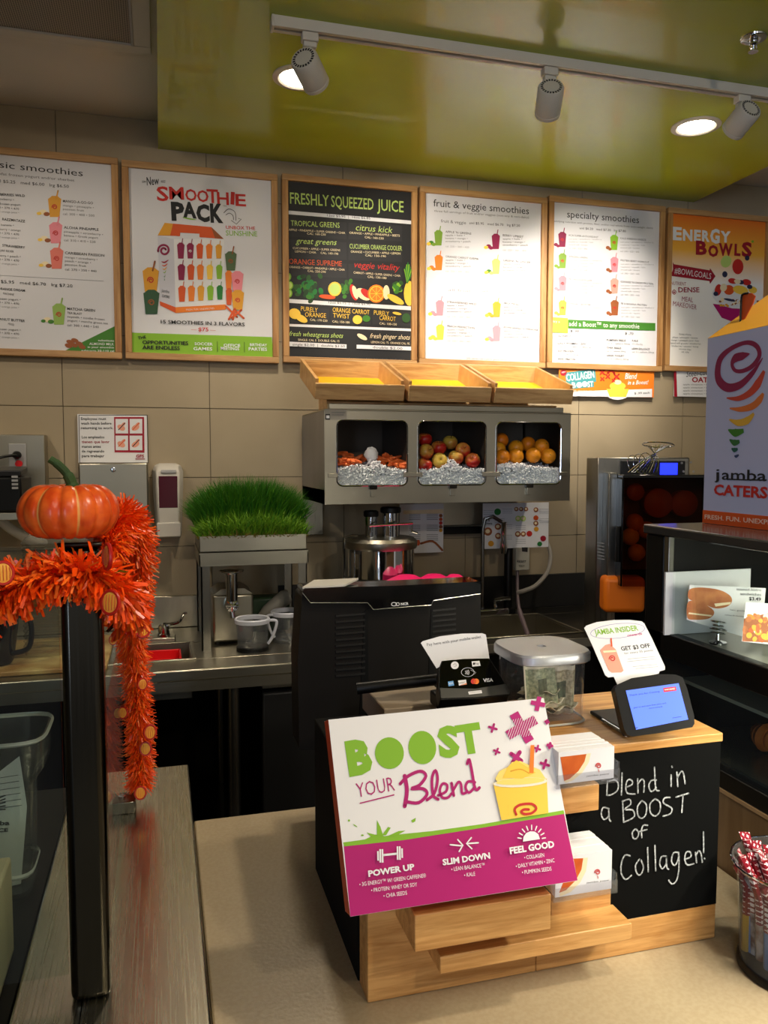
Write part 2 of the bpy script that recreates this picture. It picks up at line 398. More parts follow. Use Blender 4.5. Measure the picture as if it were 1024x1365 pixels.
# track and spotlights
tr = root('lighting_track', 'white ceiling track rail carrying three spotlights across the green ceiling', 'track rail', (1.2, 2.17, GZ-.028))
ta, tb = hit(365, 31, 'Z', GZ-.014), hit(1040, 117, 'Z', GZ-.014)
TY = ta.y; tx0 = ta.x; tx1 = 2.25
m = MB().box((tx0, TY-.018, GZ-.028), (tx1, TY-.006, GZ), WHITEP).box((tx0, TY+.006, GZ-.028), (tx1, TY+.018, GZ), WHITEP).box((tx0, TY-.0062, GZ-.016), (tx1, TY+.0062, GZ), INK)
m.build('rail', tr, bevel=.001)
MB().box((tx0-.008, TY-.02, GZ-.03), (tx0, TY+.02, GZ), WHITEP).build('end_cap', tr, bevel=.002)
def spotlight(px, py, tgt, label, e, dirv=None):
    """px,py: pixel of the body's centre"""
    x = hit(px, 60, 'Y', TY).x if dirv is None else dirv
    c = hit(px, py, 'Y', TY)
    r = root('track_spotlight', label, 'spotlight', (x, TY, GZ-.03), 'white spotlights on the ceiling track')
    MB().box((x-.022, TY-.014, GZ-.05), (x+.022, TY+.014, GZ-.028), WHITEP).box((x-.018, TY-.01, GZ-.064), (x+.018, TY+.01, GZ-.05), WHITEP).build('adapter', r, bevel=.003)
    top = Vector((x, TY, GZ-.064)); c = Vector((x, TY, c.z))
    MB().tube([top, Vector((x, TY, c.z+.02))], .0075, WHITEP, 12).build('stem', r)
    d = (Vector(tgt)-c).normalized(); R = .037; L = .044
    b = MB().lathe([(.0, -L), (R*.9, -L), (R, -L+.006), (R, L*.7), (R*.96, L*.72), (R*.96, L*.78), (R, L*.8), (R, L), (R*.88, L), (R*.86, L-.01)], c, WHITEP, 32, axis=d, cap=False)
    b.build('housing', r)
    q = d.to_track_quat('Z', 'Y').to_matrix(); v = MB()
    for i in range(22):
        a = 2*math.pi*i/22; o = c+q @ Vector((R*.72*math.cos(a), R*.72*math.sin(a), -L-.0006)); e1 = q @ Vector((math.cos(a), math.sin(a), 0)); e2 = q @ Vector((-math.sin(a), math.cos(a), 0))
        v.obox(o-e1*.0035-e2*.0022, e1*.007, e2*.0044, d*.0008, INK)
    v.build('vent_slots', r)
    MB().lathe([(0, L-.011), (R*.86, L-.011)], c, LAMPG, 24, axis=d, cap=False).build('lens', r)
    lamp('spotlight_beam', 'SPOT', c+d*(L+.012), e, (1, .90, .76), tgt, spot_size=math.radians(58), spot_blend=.8, shadow_soft_size=.025)
spotlight(415, 95, (1.05, 3.1, 2.15), 'leftmost white track spotlight, in front of a glowing downlight', 32, hit(413, 45, 'Y', TY).x)
spotlight(735, 134, (1.42, 3.1, 2.0), 'middle white track spotlight aimed down at the menu boards', 35, hit(733, 88, 'Y', TY).x)
spotlight(992, 160, (1.75, 3.1, 2.15), 'rightmost white track spotlight, tilted down to the left', 37, hit(990, 120, 'Y', TY).x)
# sprinkler
c = hit(1005, 50, 'Z', GZ)
r = root('fire_sprinkler', 'small chrome fire sprinkler head with round escutcheon in the green ceiling', 'sprinkler', (c.x, c.y, GZ))
MB().lathe([(.034, 0), (.033, -.004), (.02, -.007), (.012, -.006)], c, CHROME, 28, cap=False).build('escutcheon', r)
m = MB().lathe([(.011, -.004), (.011, -.018), (.006, -.022), (.004, -.034)], c, CHROME, 14)
m.lathe([(.013, -.036), (.013, -.038)], c, CHROME, 16)
for s in (-1, 1): m.tube([c+Vector((s*.009, 0, -.016)), c+Vector((s*.011, 0, -.027)), c+Vector((s*.003, 0, -.036))], .0018, CHROME, 6)
m.build('head', r)
# ================================================================ MENU BOARDS
def board(x0, x1, z0, z1, label, panel=WHITE, fm=FRAME, cat='menu board'):
    r = root('menu_board', label, cat, ((x0+x1)/2, WY, z0), 'framed boards on the back wall')
    t = .024; y0, y1 = WY-.035, WY-.001
    for a, b, fm_, nm in [((x0, y0, z1-t), (x1, y1, z1), fm, 'rail'), ((x0, y0, z0), (x1, y1, z0+t), fm, 'rail'), ((x0, y0, z0+t), (x0+t, y1, z1-t), OAKZ, 'stile'), ((x1-t, y0, z0+t), (x1, y1, z1-t), OAKZ, 'stile')]:
        MB().box(a, b, fm_).build(nm, r, bevel=.002)
    MB().box((x0+t, y0+.012, z0+t), (x1-t, y1, z1-t), panel).build('panel', r, smooth=False)
    return r, Print((0, y0+.012, 0), (0, -1, 0))
def lines(p, rows, x, y, dy, h, m, slope=0, cw=None):
    """rows of small print; width from the number of characters"""
    for i, s in enumerate(rows):
        wd = len(s)*(cw or h*.72)
        p.text(s, (x, y+i*dy), (x+wd, y+i*dy+slope*wd), h, m)
# --- board 1 (classic smoothies), runs out of the frame on the left
r, p = board(-.685, -.129, 1.913, 2.632, 'leftmost framed menu board, white, reading classic smoothies, cut by the picture edge')
p.tf = (0, 200, .2125)
p.text('classic smoothies', (-150, 95), (520, 165), 44, INK)
p.text('made with nonfat frozen yogurt and/or sherbet', (-210, 138), (467, 198), 17, GREY)
p.text('sml $5.25   med $6.00   lrg $6.50', (-40, 200), (432, 238), 20, INK)
for nm, ls, cal, y, col in [('MANGO-A-GO-GO', ['mango \u2022 pineapple \u2022', 'passion fruit'], 'cal: 300 \u2022 400 \u2022 500', 328, GOLD),
                            ('ALOHA PINEAPPLE', ['pineapple \u2022 strawberry \u2022', 'banana \u2022 Greek yogurt'], 'cal: 310 \u2022 410 \u2022 520', 493, PINK),
                            ('CARIBBEAN PASSION', ['mango \u2022 strawberry \u2022', 'peach \u2022 orange \u2022', 'passion fruit'], 'cal: 270 \u2022 350 \u2022 440', 653, mat('coral_ink', (.90, .48, .42), .6)),
                            ('MATCHA GREEN', ['TEA BLAST', 'soymilk \u2022 nonfat frozen', 'yogurt \u2022 matcha green tea'], 'cal: 300 \u2022 440 \u2022 540', 1003, mat('matcha_ink', (.60, .74, .36), .6))]:
    x = 395 + (y-328)*.04
    p.text(nm, (x, y), (x+len(nm)*14.5, y+len(nm)*1), 17, INK, .01)
    for i, s in enumerate(ls): p.text(s, (x, y+25+i*23), (x+len(s)*10.2, y+25+i*23+len(s)*.8), 14, INK if i == 0 and nm[:3] == 'MAT' else GREY)
    yy = y+25+len(ls)*23+8; p.text(cal, (x, yy), (x+198, yy+12), 15, GREY)
    p.cup(x-52, y+30, 84, 125, col, col)
    for k, (dx, dy_, rr) in enumerate([(-125, 62, 16), (-102, 74, 13), (-150, 70, 10)]):
        p.disc(x+dx, y+dy_, rr*1.5, rr, [CREAM, MGRN if nm[:3] == 'MAT' else BROWN, MGRN if nm[:3] in 'MAT' else YEL][k])
for y, a, b, c_ in [(295, 'STRAWBERRIES WILD', 'strawberry \u2022', 'apple \u2022 frozen yogurt'), (455, 'RAZZMATAZZ', 'raspberry \u2022 banana \u2022', 'strawberry \u2022 orange'), (620, 'STRAWBERRY', 'SURF RIDER', 'strawberry \u2022 peach \u2022'), (890, 'ORANGE DREAM', 'MACHINE', 'nonfat frozen yogurt \u2022'), (1080, 'PEANUT BUTTER', 'MOOD', 'nonfat frozen yogurt \u2022')]:
    p.text(a, (155-len(a)*14, y-14), (157, y), 16, INK, .01)
    p.text(b, (90-len(b)*10, y+16), (88, y+24), 14, GREY); p.text(c_, (135-len(c_)*10, y+44), (130, y+56), 14, GREY)
    p.text('cal: 280 \u2022 370 \u2022 470', (-70, y+66), (120, y+82), 14, GREY)
    p.text('soymilk \u2022 orange juice \u2022', (-70, y+92), (120, y+104), 12, LGREY)
p.stroke([(-300, 770), (650, 822)], 2, LGREY, 'picture', 0)
p.text('sml $5.95   med $6.70   lrg $7.20', (-60, 830), (455, 862), 20, INK)
p.poly([(370, 1278), (735, 1098), (737, 1286)], MGRN, 'picture'); p.up()
for s, y, h, wd in [('substitute', 1200, 13, 100), ('ALMOND MILK', 1223, 16, 155), ('in your smoothie', 1242, 13, 165), ('subtracts 20-110 cal', 1264, 13, 205)]:
    p.text(s, (716-wd, y), (716, y+3), h, WINK, .008)
for x, y in [(440, 1205), (470, 1195), (465, 1225), (498, 1215), (515, 1235), (430, 1228)]: p.disc(x, y, 24, 13, BROWN, rot=.3)
p.done(r)
# --- board 2 (smoothie pack)
r, p = board(-.117, .449, 1.915, 2.628, 'framed smoothie pack poster with a printed carry box and green bottom band')
p.tf = (175, 230, .18555)
p.poly([(0, 1150), (1010, 1182), (1022, 1336), (0, 1308)], GRN, 'picture')
p.text('New', (112, 92), (205, 85), 62, INK, .012, shear=.25)
for k in range(3):
    p.stroke([(78, 60+k*6), (104, 62+k*4)], 2.5, INK); p.stroke([(214, 60+k*5), (244, 58+k*7)], 2.5, INK)
for ch, x, y, wd, h in [('S', 185, 200, 85, 105), ('M', 275, 190, 105, 92), ('O', 390, 200, 82, 85), ('O', 475, 208, 82, 85), ('T', 545, 215, 82, 100), ('H', 618, 228, 85, 92), ('I', 712, 226, 28, 92), ('E', 750, 238, 75, 88)]:
    p.text(ch, (x, y), (x+wd, y+4), h, RED, .02)
for ch, x, y, wd, h in [('P', 290, 338, 95, 128), ('A', 372, 320, 98, 110), ('C', 470, 345, 95, 118), ('K', 570, 352, 92, 130)]:
    p.text(ch, (x, y), (x+wd, y+4), h, INK, .05)
p.text('TM', (658, 245), (682, 246), 10, INK)
p.stroke([(365, 322), (415, 332), (470, 340)], 10, GRN, 'picture', taper=1)
p.stroke([(665, 290), (700, 262), (745, 285), (752, 345)], 4, INK); p.stroke([(680, 305), (705, 292), (730, 310), (735, 340)], 4, INK)
p.stroke([(720, 345), (755, 372), (790, 335), (770, 330)], 4, INK, smooth=0)
p.text('UNBOX THE', (680, 405), (890, 413), 25, RED, .01); p.text('SUNSHINE', (680, 452), (905, 460), 38, GRN, .005)
# printed carry box
p.poly([(190, 452), (305, 478), (320, 1010), (207, 955)], mat('box_side_print', (.80, .80, .84), .6)); p.poly([(305, 478), (665, 478), (680, 985), (320, 1010)], PAPER)
p.poly([(190, 452), (240, 362), (575, 392), (665, 478), (490, 465), (490, 440), (352, 432), (350, 458), (305, 455)], DORG)
p.up(); p.poly([(190, 452), (240, 362), (300, 368), (280, 452)], GOLD); p.poly([(575, 392), (665, 478), (600, 470)], BROWN)
p.poly([(205, 925), (318, 968), (320, 1010), (207, 955)], DORG); p.poly([(318, 968), (678, 948), (680, 985), (320, 1010)], ORG)
p.up(); p.text('FRESH. FUN. UNEXPECTED.', (395, 992), (600, 982), 12, WINK)
p.swirl(236, 560, 44, MAROON)
for k, (c_, yy) in enumerate([(DRED, 640), (DORG, 665), (GOLD, 690), (GRN, 715), (DGRN, 745), (DGRN, 770)]): p.stroke([(215+k*4, yy), (240, yy+6), (268-k*6, yy-12)], max(3, 10-k*1.5), c_, 'picture', taper=1)
p.text('jamba', (218, 858), (272, 868), 24, GREY); p.text('CATERS', (220, 895), (275, 905), 20, GREY, .02)
P1 = [[MAROON, MAROON, DORG, ORG, GOLD], [MAROON, DORG, ORG, YEL, GRN], [DORG, ORG, GOLD, GRN, DGRN]]
for j in range(3):
    for i in range(5):
        xx = 356+i*68+(j*4); yy = 565+j*157-(j*2)+(0 if i < 1 else i*1.5) - j*i*2
        p.cup(xx, yy, 54-i*2, 108-i*3, P1[j][i], P1[j][i], WINK if (j, i) == (0, 1) else None)
p.layer -= 2
p.cup(140, 775, 118, 165, GOLD, BROWN, RED); p.cup(145, 935, 116, 165, mat('spinach_ink', (.18, .33, .22), .6), None, BROWN)
p.cup(715, 640, 84, 130, mat('olive_ink', (.33, .42, .28), .6), BROWN, BROWN); p.cup(700, 775, 50, 125, ORG, None, None); p.cup(702, 895, 46, 115, DORG, None, None)
p.up(); p.cup(762, 785, 88, 135, PINK, None, RED); p.cup(765, 920, 90, 135, GOLD, None, RED)
for a, b in [((680, 962), (760, 1040)), ((720, 1045), (790, 990)), ((745, 990), (808, 1048)), ((700, 1055), (740, 985)), ((730, 1058), (745, 980))]: p.stroke([a, b], 14, DORG, 'picture', 0)
p.text('15 SMOOTHIES IN 3 FLAVORS', (212, 1085), (815, 1105), 27, INK, .015); p.text('$75', (482, 1140), (555, 1142), 28, RED, .015)
p.stroke([(430, 1130), (470, 1132)], 2, RED, smooth=0); p.stroke([(565, 1134), (605, 1136)], 2, RED, smooth=0)
p.text('THE', (50, 1200), (108, 1192), 22, INK, .02); p.text('OPPORTUNITIES', (80, 1232), (410, 1240), 27, INK, .025); p.text('ARE ENDLESS', (80, 1268), (350, 1275), 27, INK, .025)
for s, x0, x1, y in [('SOCCER', 455, 585, 1243), ('GAMES', 447, 582, 1280), ('OFFICE', 663, 782, 1253), ('MEETINGS', 643, 775, 1278), ('BIRTHDAY', 852, 975, 1250), ('PARTIES', 843, 975, 1282)]:
    p.text(s, (x0, y-3), (x1, y), 24 if y > 1255 else 20, WINK, .02)
p.stroke([(618, 1215), (620, 1288)], 3, INK, smooth=0); p.stroke([(812, 1220), (813, 1292)], 3, INK, smooth=0)
p.done(r)
# --- board 3 (freshly squeezed juice, black)
BOARDK = mat('black_board', (.13, .13, .14), .55)
r, p = board(.466, 1.010, 1.920, 2.634, 'framed black chalk-style menu board reading freshly squeezed juice', BOARDK)
p.tf = (360, 220, .37109)
p.text('FRESHLY', (72, 138), (212, 148), 42, LGRN, .01); p.text('SQUEEZED', (220, 150), (372, 161), 42, LGRN, .01); p.text('JUICE', (385, 162), (480, 170), 42, LGRN, .01)
for (x0, y0, x1, y1, h) in [(45, 162, 508, 200, 13), (50, 480, 510, 508, 14), (52, 570, 510, 588, 9)]:
    p.poly([(x0, y0), (x1, y1), (x1, y1+h), (x0, y0+h)], PAPER)
DG = mat('slate_panel', (.17, .17, .18), .6)
for (x0, x1) in [(66, 275), (282, 474)]:
    for y0, y1 in [(190, 255), (262, 330), (338, 395)]: p.poly([(x0, y0+(x0*.06)), (x1, y0+(x1*.06)), (x1, y1+(x1*.04)), (x0, y1+(x0*.04))], DG)
for x0, x1 in [(62, 212), (218, 362), (368, 505)]: p.poly([(x0, 508+x0*.04), (x1, 508+x1*.04), (x1, 562+x1*.03), (x0, 562+x0*.03)], DG)
p.up()
p.text('12oz $5.95  |  16oz $6.85', (205, 185), (360, 196), 9, INK); p.text('12oz $5.15  |  16oz $5.90', (210, 497), (360, 504), 8, INK)
for s, x0, y0, x1, y1, h, c_, sh in [('TROPICAL GREENS', 75, 218, 250, 226, 20, LGRN, 0), ('great greens', 92, 282, 240, 288, 22, LGRN, .3), ('ORANGE SUPREME', 68, 355, 258, 364, 20, DORG, 0),
        ('citrus kick', 308, 235, 440, 245, 24, LGRN, .2), ('CUCUMBER ORANGE COOLER', 286, 300, 474, 308, 18, LGRN, 0), ('veggie vitality', 303, 368, 466, 380, 24, RED, .3)]:
    p.text(s, (x0, y0), (x1, y1), h, c_, .0, shear=sh)
for s, x0, y0, x1, y1 in [('APPLE \u2022 PINEAPPLE \u2022 SUPER GREENS \u2022 CHIA', 68, 236, 270, 248), ('CAL: 160-230', 133, 250, 200, 254), ('CUCUMBER \u2022 APPLE \u2022 SUPER GREENS', 82, 302, 252, 310), ('LEMON \u2022 CHIA     CAL: 140-190', 90, 314, 245, 323),
        ('ORANGE \u2022 CARROT \u2022 PINEAPPLE \u2022 APPLE \u2022 CHIA', 70, 370, 268, 380), ('CAL: 220-290', 135, 384, 200, 388), ('ORANGE \u2022 APPLE \u2022 PINEAPPLE \u2022 BEETS', 285, 247, 466, 258), ('CAL: 160-230', 340, 263, 408, 268),
        ('ORANGE \u2022 CUCUMBER \u2022 APPLE \u2022 LEMON', 290, 315, 468, 322), ('CAL: 150-190', 342, 328, 416, 332), ('CARROT \u2022 APPLE \u2022 SUPER GREENS \u2022 CHIA', 300, 390, 468, 402), ('CAL: 130-180', 350, 405, 418, 410)]:
    p.text(s, (x0, y0), (x1, y1), 8, CREAM)
LEAF = mat('kale_ink', (.18, .34, .14), .6)
random.seed(3)
for k in range(46): p.disc(132+random.gauss(0, 26), 442+random.gauss(0, 18), 11, 8, random.choice([LEAF, MGRN, DGRN, mat('parsley_ink', (.13, .26, .12), .6)]), rot=random.random()*3)
for k in range(20): p.disc(268+random.gauss(0, 10), 445+random.gauss(0, 14), 8, 7, random.choice([LEAF, MGRN]), rot=random.random()*3)
for k in range(18): p.disc(455+random.gauss(0, 12), 445+random.gauss(0, 10), 9, 7, random.choice([MGRN, GRN, LEAF]), rot=random.random()*3)
p.up()
for x, y in [(62, 402), (69, 433), (66, 461)]: p.disc(x, y, 14, 16, GRN); p.up(); p.disc(x, y, 10, 12, LGRN); p.layer -= 1
p.disc(205, 474, 30, 8, DORG, rot=.1); p.disc(232, 446, 24, 26, YEL); p.disc(300, 458, 12, 30, RED, rot=-.3); p.disc(335, 465, 30, 18, CREAM, rot=.6); p.disc(345, 462, 24, 12, RED, rot=.7)
p.disc(381, 463, 31, 33, ORG); p.disc(417, 458, 12, 26, CREAM); p.disc(450, 483, 34, 12, YEL, rot=.5); p.disc(500, 462, 20, 45, YEL)
p.up(); p.disc(381, 463, 26, 28, YEL); p.disc(232, 446, 19, 21, LGRN); p.disc(305, 458, 9, 25, CREAM, rot=-.3); p.up(); p.disc(381, 463, 23, 25, ORG)
for k in range(8):
    p.stroke([(492, 425), (482+k*4, 352+abs(k-3)*8)], 4, DGRN if k % 2 else GRN, 'picture', 0)
    a = k*math.pi/4; p.stroke([(381, 463), (381+22*math.cos(a), 463+24*math.sin(a))], 1.6, YEL, 'picture', 0)
p.layer -= 1
for s, x0, y0, x1, y1, h in [('PURELY', 110, 524, 170, 530, 17), ('ORANGE', 125, 545, 200, 550, 17), ('ORANGE CARROT', 224, 528, 356, 538, 17), ('TWIST', 225, 548, 285, 553, 17), ('PURELY', 372, 538, 426, 543, 17), ('CARROT', 392, 557, 450, 562, 17)]:
    p.text(s, (x0, y0), (x1, y1), h, CREAM if 0 else YEL, .0)
for s, x0, y0 in [('CAL: 170-220', 143, 560), ('CAL: 150-180', 223, 566), ('CAL: 100-150', 392, 573)]: p.text(s, (x0, y0), (x0+62, y0+4), 8, CREAM)
p.disc(88, 535, 22, 19, YEL, rot=.4); p.disc(112, 552, 24, 12, YEL, rot=.5); p.disc(313, 556, 17, 16, YEL); p.disc(345, 552, 14, 12, MGRN); p.disc(455, 534, 16, 5, YEL, rot=.2); p.disc(488, 550, 15, 17, LEAF)
p.text('fresh wheatgrass shots', (68, 614), (262, 622), 18, LGRN, 0, shear=.35); p.text('fresh ginger shots', (358, 622), (502, 628), 18, CREAM, 0, shear=.35)
p.text('SINGLE: CAL 5  DOUBLE: CAL 15', (100, 632), (248, 637), 8, CREAM); p.text('LEMON CAL: 75  ORANGE CAL: 95', (362, 640), (500, 646), 8, CREAM)
p.poly([(66, 635), (274, 645), (274, 660), (66, 651)], PAPER); p.poly([(310, 646), (508, 653), (508, 667), (310, 660)], PAPER); p.disc(330, 618, 20, 8, CREAM, rot=.5)
p.up(); p.text('single $2.00  |  double $3.50', (80, 649), (268, 656), 9, INK); p.text('double $2.00', (368, 659), (474, 664), 9, INK)
p.text('2000 calories a day is used for general nutrition advice, but calorie needs vary', (90, 693), (480, 702), 6, GREY)
p.done(r)
# --- board 4 (fruit & veggie)
r, p = board(1.020, 1.582, 1.930, 2.637, 'framed white menu board reading fruit & veggie smoothies, brightly lit from above')
p.tf = (360, 220, .37109)
p.text('fruit & veggie smoothies', (587, 148), (930, 177), 27, INK); p.text('three full servings of fruit and/or veggies (non-soy & non-dairy)', (590, 168), (930, 192), 8, GREY)
p.text('fruit & veggie', (614, 206), (704, 213), 12, GREY); p.text('sml $5.95   med $6.70   lrg $7.20', (716, 212), (898, 222), 9, INK)
for x, y, nm, col in [(605, 263, "APPLE 'N GREENS", mat('apple_green_ink', (.48, .62, .22), .6)), (606, 352, 'ORANGE CARROT KARMA', ORG), (811, 276, 'BERRY UPBEET', MAROON), (812, 366, "GREENS 'N GINGER", LGRN), (610, 515, 'STRAWBERRIES WILD', PINK), (611, 602, 'PEACH PERFECTION', YEL), (814, 520, 'MEGA MANGO', GOLD), (814, 606, 'POMEGRANATE PARADISE', PINK)]:
    p.cup(x, y, 30, 52, col, col, None)
    for dx, dy_, rr, c_ in [(-26, 16, 7, MGRN if 'GREEN' in nm else col), (-17, 22, 6, col), (-35, 20, 6, YEL)]: p.disc(x+dx, y+dy_, rr*1.3, rr, c_)
    p.text(nm, (x+25, y-20), (x+25+len(nm)*6.2, y-20+len(nm)*.5), 8, INK)
    for k, s in enumerate(['apple \u2022 kale \u2022', 'banana \u2022 mango \u2022', 'strawberry \u2022 peach']): p.text(s, (x+25, y-8+k*11), (x+25+len(s)*5, y-7+k*11), 6.5, GREY)
    p.text('cal: 220 \u2022 300 \u2022 400', (x+25, y+32), (x+110, y+36), 7, LGREY)
p.text('all fruit', (640, 453), (722, 458), 10, LGREY); p.text('sml $5.75   med $6.50   lrg $7.20', (762, 456), (880, 462), 8, LGREY)
p.text('2000 calories a day is used for general nutrition advice, but calorie needs vary.', (705, 697), (945, 706), 7, GREY); p.text('Additional nutrition information available upon request. Posted calories are for standard recipes.', (565, 705), (950, 717), 6, LGREY)
p.done(r)
# --- board 5 (specialty)
r, p = board(1.590, 2.152, 1.932, 2.649, 'framed white menu board reading specialty smoothies, with a green add a boost band')
p.tf = (700, 240, .3164)
p.text('specialty smoothies', (177, 157), (480, 182), 31, INK); p.text('satisfying nutrition with protein, fiber, and/or real whole fruits (non-weight claim)', (118, 176), (538, 206), 8, GREY)
p.text('sml $6.20   med $7.20   lrg $7.80', (230, 207), (425, 220), 10, INK)
for x, y, nm, col in [(157, 252, 'ACAI SUPER-ANTIOXIDANT', MAROON), (158, 342, 'AMAZING GREENS', mat('apple_green_ink', (.48, .62, .22), .6)), (158, 437, 'PB CHOCOLATE LOVE', PINK), (158, 540, 'ORANGE C-BOOSTER', YEL), (375, 265, 'KALE-RIBBEAN BREEZE', GRN), (376, 358, 'PROTEIN BERRY WORKOUT', PINK), (376, 448, "COOKIES 'N CREAM PROTEIN", mat('cookie_ink', (.80, .62, .56), .6)), (377, 540, 'PB & BANANA PROTEIN', BROWN)]:
    p.cup(x, y, 34, 60, col, col, RED)
    for dx, dy_, rr in [(-27, 20, 7), (-18, 26, 6)]: p.disc(x+dx, y+dy_, rr*1.2, rr, MAROON if col == MAROON else BROWN if x > 300 else col)
    p.text(nm, (x+26, y-16), (x+26+len(nm)*5.7, y-16+len(nm)*.4), 8, GREY)
    for k, s in enumerate(['acai juice \u2022 strawberry \u2022 blueberry', 'raspberry \u2022 soymilk \u2022 kale', 'almond milk \u2022 banana']): p.text(s, (x+26, y-1+k*12), (x+26+len(s)*4, y+1+k*12), 6, LGREY)
    p.text('cal: 240 \u2022 320 \u2022 440', (x+26, y+38), (x+105, y+42), 7, LGREY)
p.poly([(105, 585), (548, 603), (548, 635), (105, 622)], MGRN); p.up()
p.text('add a Boost\u2122 to any smoothie', (184, 615), (480, 626), 21, WINK); p.poly([(108, 577), (180, 582), (180, 645), (110, 642)], mat('yellow_green_sticker', (.72, .82, .28), .5))
p.up(); p.text('try a', (116, 600), (145, 602), 10, WINK); p.text('$ .99', (190, 640), (225, 642), 10, INK); p.text('$ .70', (420, 650), (455, 652), 10, INK)
for s, x, y in [('3G ENERGY', 138, 660), ('DAILY VITAMIN + ZINC', 136, 692), ('SOY PROTEIN', 136, 724), ('WHEY PROTEIN', 136, 757), ('PUMPKIN SEEDS', 342, 678), ('CHIA SEEDS', 342, 710), ('GREEK YOGURT', 342, 743), ('KALE', 449, 680), ('LEAN BALANCE', 449, 714)]:
    p.text(s, (x, y), (x+len(s)*6.2, y+2), 8, INK, .008); p.text('cal: 5 \u2022 caffeine 50mg', (x, y+13), (x+len(s)*6+20, y+15), 6, GREY)
p.done(r)
# --- board 6 (energy bowls)
r, p = board(2.166, 2.708, 1.937, 2.648, 'framed orange and white energy bowls poster, rightmost on the wall', mat('energy_poster', (.98, .97, .95), .5, kind='gradz', s=(.40, .70), rgb2=(.90, .42, .12)))
p.tf = (880, 280, .2051)
for ch, x, y, wd, h in [('E', 83, 190, 58, 82), ('N', 148, 195, 62, 72), ('E', 220, 196, 44, 70), ('R', 272, 200, 50, 70), ('G', 325, 210, 62, 90), ('Y', 392, 205, 66, 70)]: p.text(ch, (x, y), (x+wd, y+4), h, WINK, .045)
for ch, x, y, wd, h in [('B', 232, 285, 72, 88), ('O', 312, 298, 66, 72), ('W', 382, 292, 90, 78), ('L', 482, 292, 40, 74), ('S', 530, 298, 66, 92)]: p.text(ch, (x, y), (x+wd, y+4), h, DRED, .045)
p.poly([(82, 338), (90, 352), (322, 392), (325, 378), (360, 430), (325, 480), (320, 462), (68, 428), (84, 385)], DRED); p.up()
p.text('#BOWLGOALS', (92, 412), (330, 450), 42, WINK, .0)
p.text('NUTRIENT', (70, 486), (168, 492), 24, DRED, -.005); p.text('DENSE', (118, 534), (255, 534), 33, DRED, .02); p.text('MEAL', (140, 592), (213, 600), 33, DRED, -.005); p.text('MAKEOVER', (82, 622), (235, 648), 34, DRED, -.005)
p.stroke([(90, 518), (103, 532), (92, 548), (78, 534), (88, 520)], 4, DRED, closed=False); p.disc(90, 535, 6, 6, DRED)
CR = random.Random(5)
p.disc(428, 335, 34, 40, LGRN, rot=.4); p.disc(505, 368, 36, 50, RED); p.disc(420, 418, 17, 20, mat('blueberry_ink', (.17, .18, .30), .5)); p.disc(565, 312, 15, 17, mat('blueberry_ink', (0,0,0)))
p.disc(600, 205, 8, 8, GRN)
p.poly([(342, 610), (640, 640), (560, 760), (400, 700)], MAG, smooth=0); p.disc(480, 560, 145, 80, PAPER, rot=.15); p.up()
BB = mat('blueberry_ink', (0, 0, 0))
for k in range(60): p.disc(480+CR.gauss(0, 62), 600+CR.gauss(0, 14), 9, 7, CR.choice([CREAM, BROWN, PAPER, GOLD]))
for x, y, a, b, c_ in [(375, 520, 22, 38, RED), (445, 520, 34, 32, DORG), (520, 520, 50, 28, YEL), (470, 462, 30, 18, RED), (560, 470, 30, 20, RED), (600, 520, 28, 22, YEL), (525, 470, 18, 14, BB), (360, 545, 16, 15, BB), (450, 585, 40, 8, BB), (500, 465, 22, 14, CREAM), (410, 505, 22, 26, CREAM), (580, 500, 18, 14, BB)]: p.disc(x, y, a, b, c_, rot=.2)
for k, s in enumerate(['ISLAND PITAYA', 'pitaya \u2022 pineapple \u2022 banana', 'mango \u2022 pineapple juice \u2022 kiwi', 'topped with granola \u2022 strawberries', 'blueberries \u2022 coconut \u2022 honey', 'coconut chips', 'cal: 470']):
    wd = len(s)*6; p.text(s, (160-wd/2, 812+k*19), (160+wd/2, 818+k*19), 11, GREY)
p.done(r)
# --- hanging strips under the boards
a = hit(745, 489, 'Y', WY-.02); b = hit(871, 530, 'Y', WY-.02)
r = root('collagen_boost_sign', 'small orange collagen boost strip sign hanging under the specialty board', 'sign', ((a.x+b.x)/2, WY-.02, b.z))
MB().box((a.x, WY-.023, b.z), (b.x, WY-.020, a.z), ORG).build('card', r, smooth=False)
p = Print((0, WY-.023, 0), (0, -1, 0), (700, 240, .3164))
p.poly([(140, 910), (140, 895), (350, 885), (535, 880), (535, 915)], PAPER); p.poly([(168, 812), (295, 795), (300, 850), (175, 862)], TEAL); p.poly([(195, 850), (290, 842), (290, 872), (198, 880)], TEAL); p.disc(162, 812, 14, 13, DRED)
p.disc(390, 900, 48, 26, PAPER); p.poly([(343, 880), (438, 880), (425, 914), (357, 914)], YEL); p.disc(390, 868, 34, 18, YEL); p.up(); p.disc(390, 852, 16, 10, CREAM)
p.text('COLLAGEN', (175, 848), (292, 832), 32, WINK, .02); p.text('B', (197, 876), (214, 875), 24, WINK, .03); p.disc(228, 863, 12, 12, WINK); p.disc(251, 860, 12, 12, WINK); p.text('ST', (264, 872), (288, 870), 24, WINK, .03)
p.text('NEW', (154, 815), (172, 811), 7, WINK); p.text('with clinical healthy skin', (196, 890), (310, 893), 7, WINK); p.text('Blend', (420, 838), (472, 838), 26, WINK, .01, shear=.3); p.text('in a Boost!', (432, 862), (520, 860), 18, WINK, .01, shear=.3); p.text('$ .99 each', (460, 903), (525, 900), 9, INK)
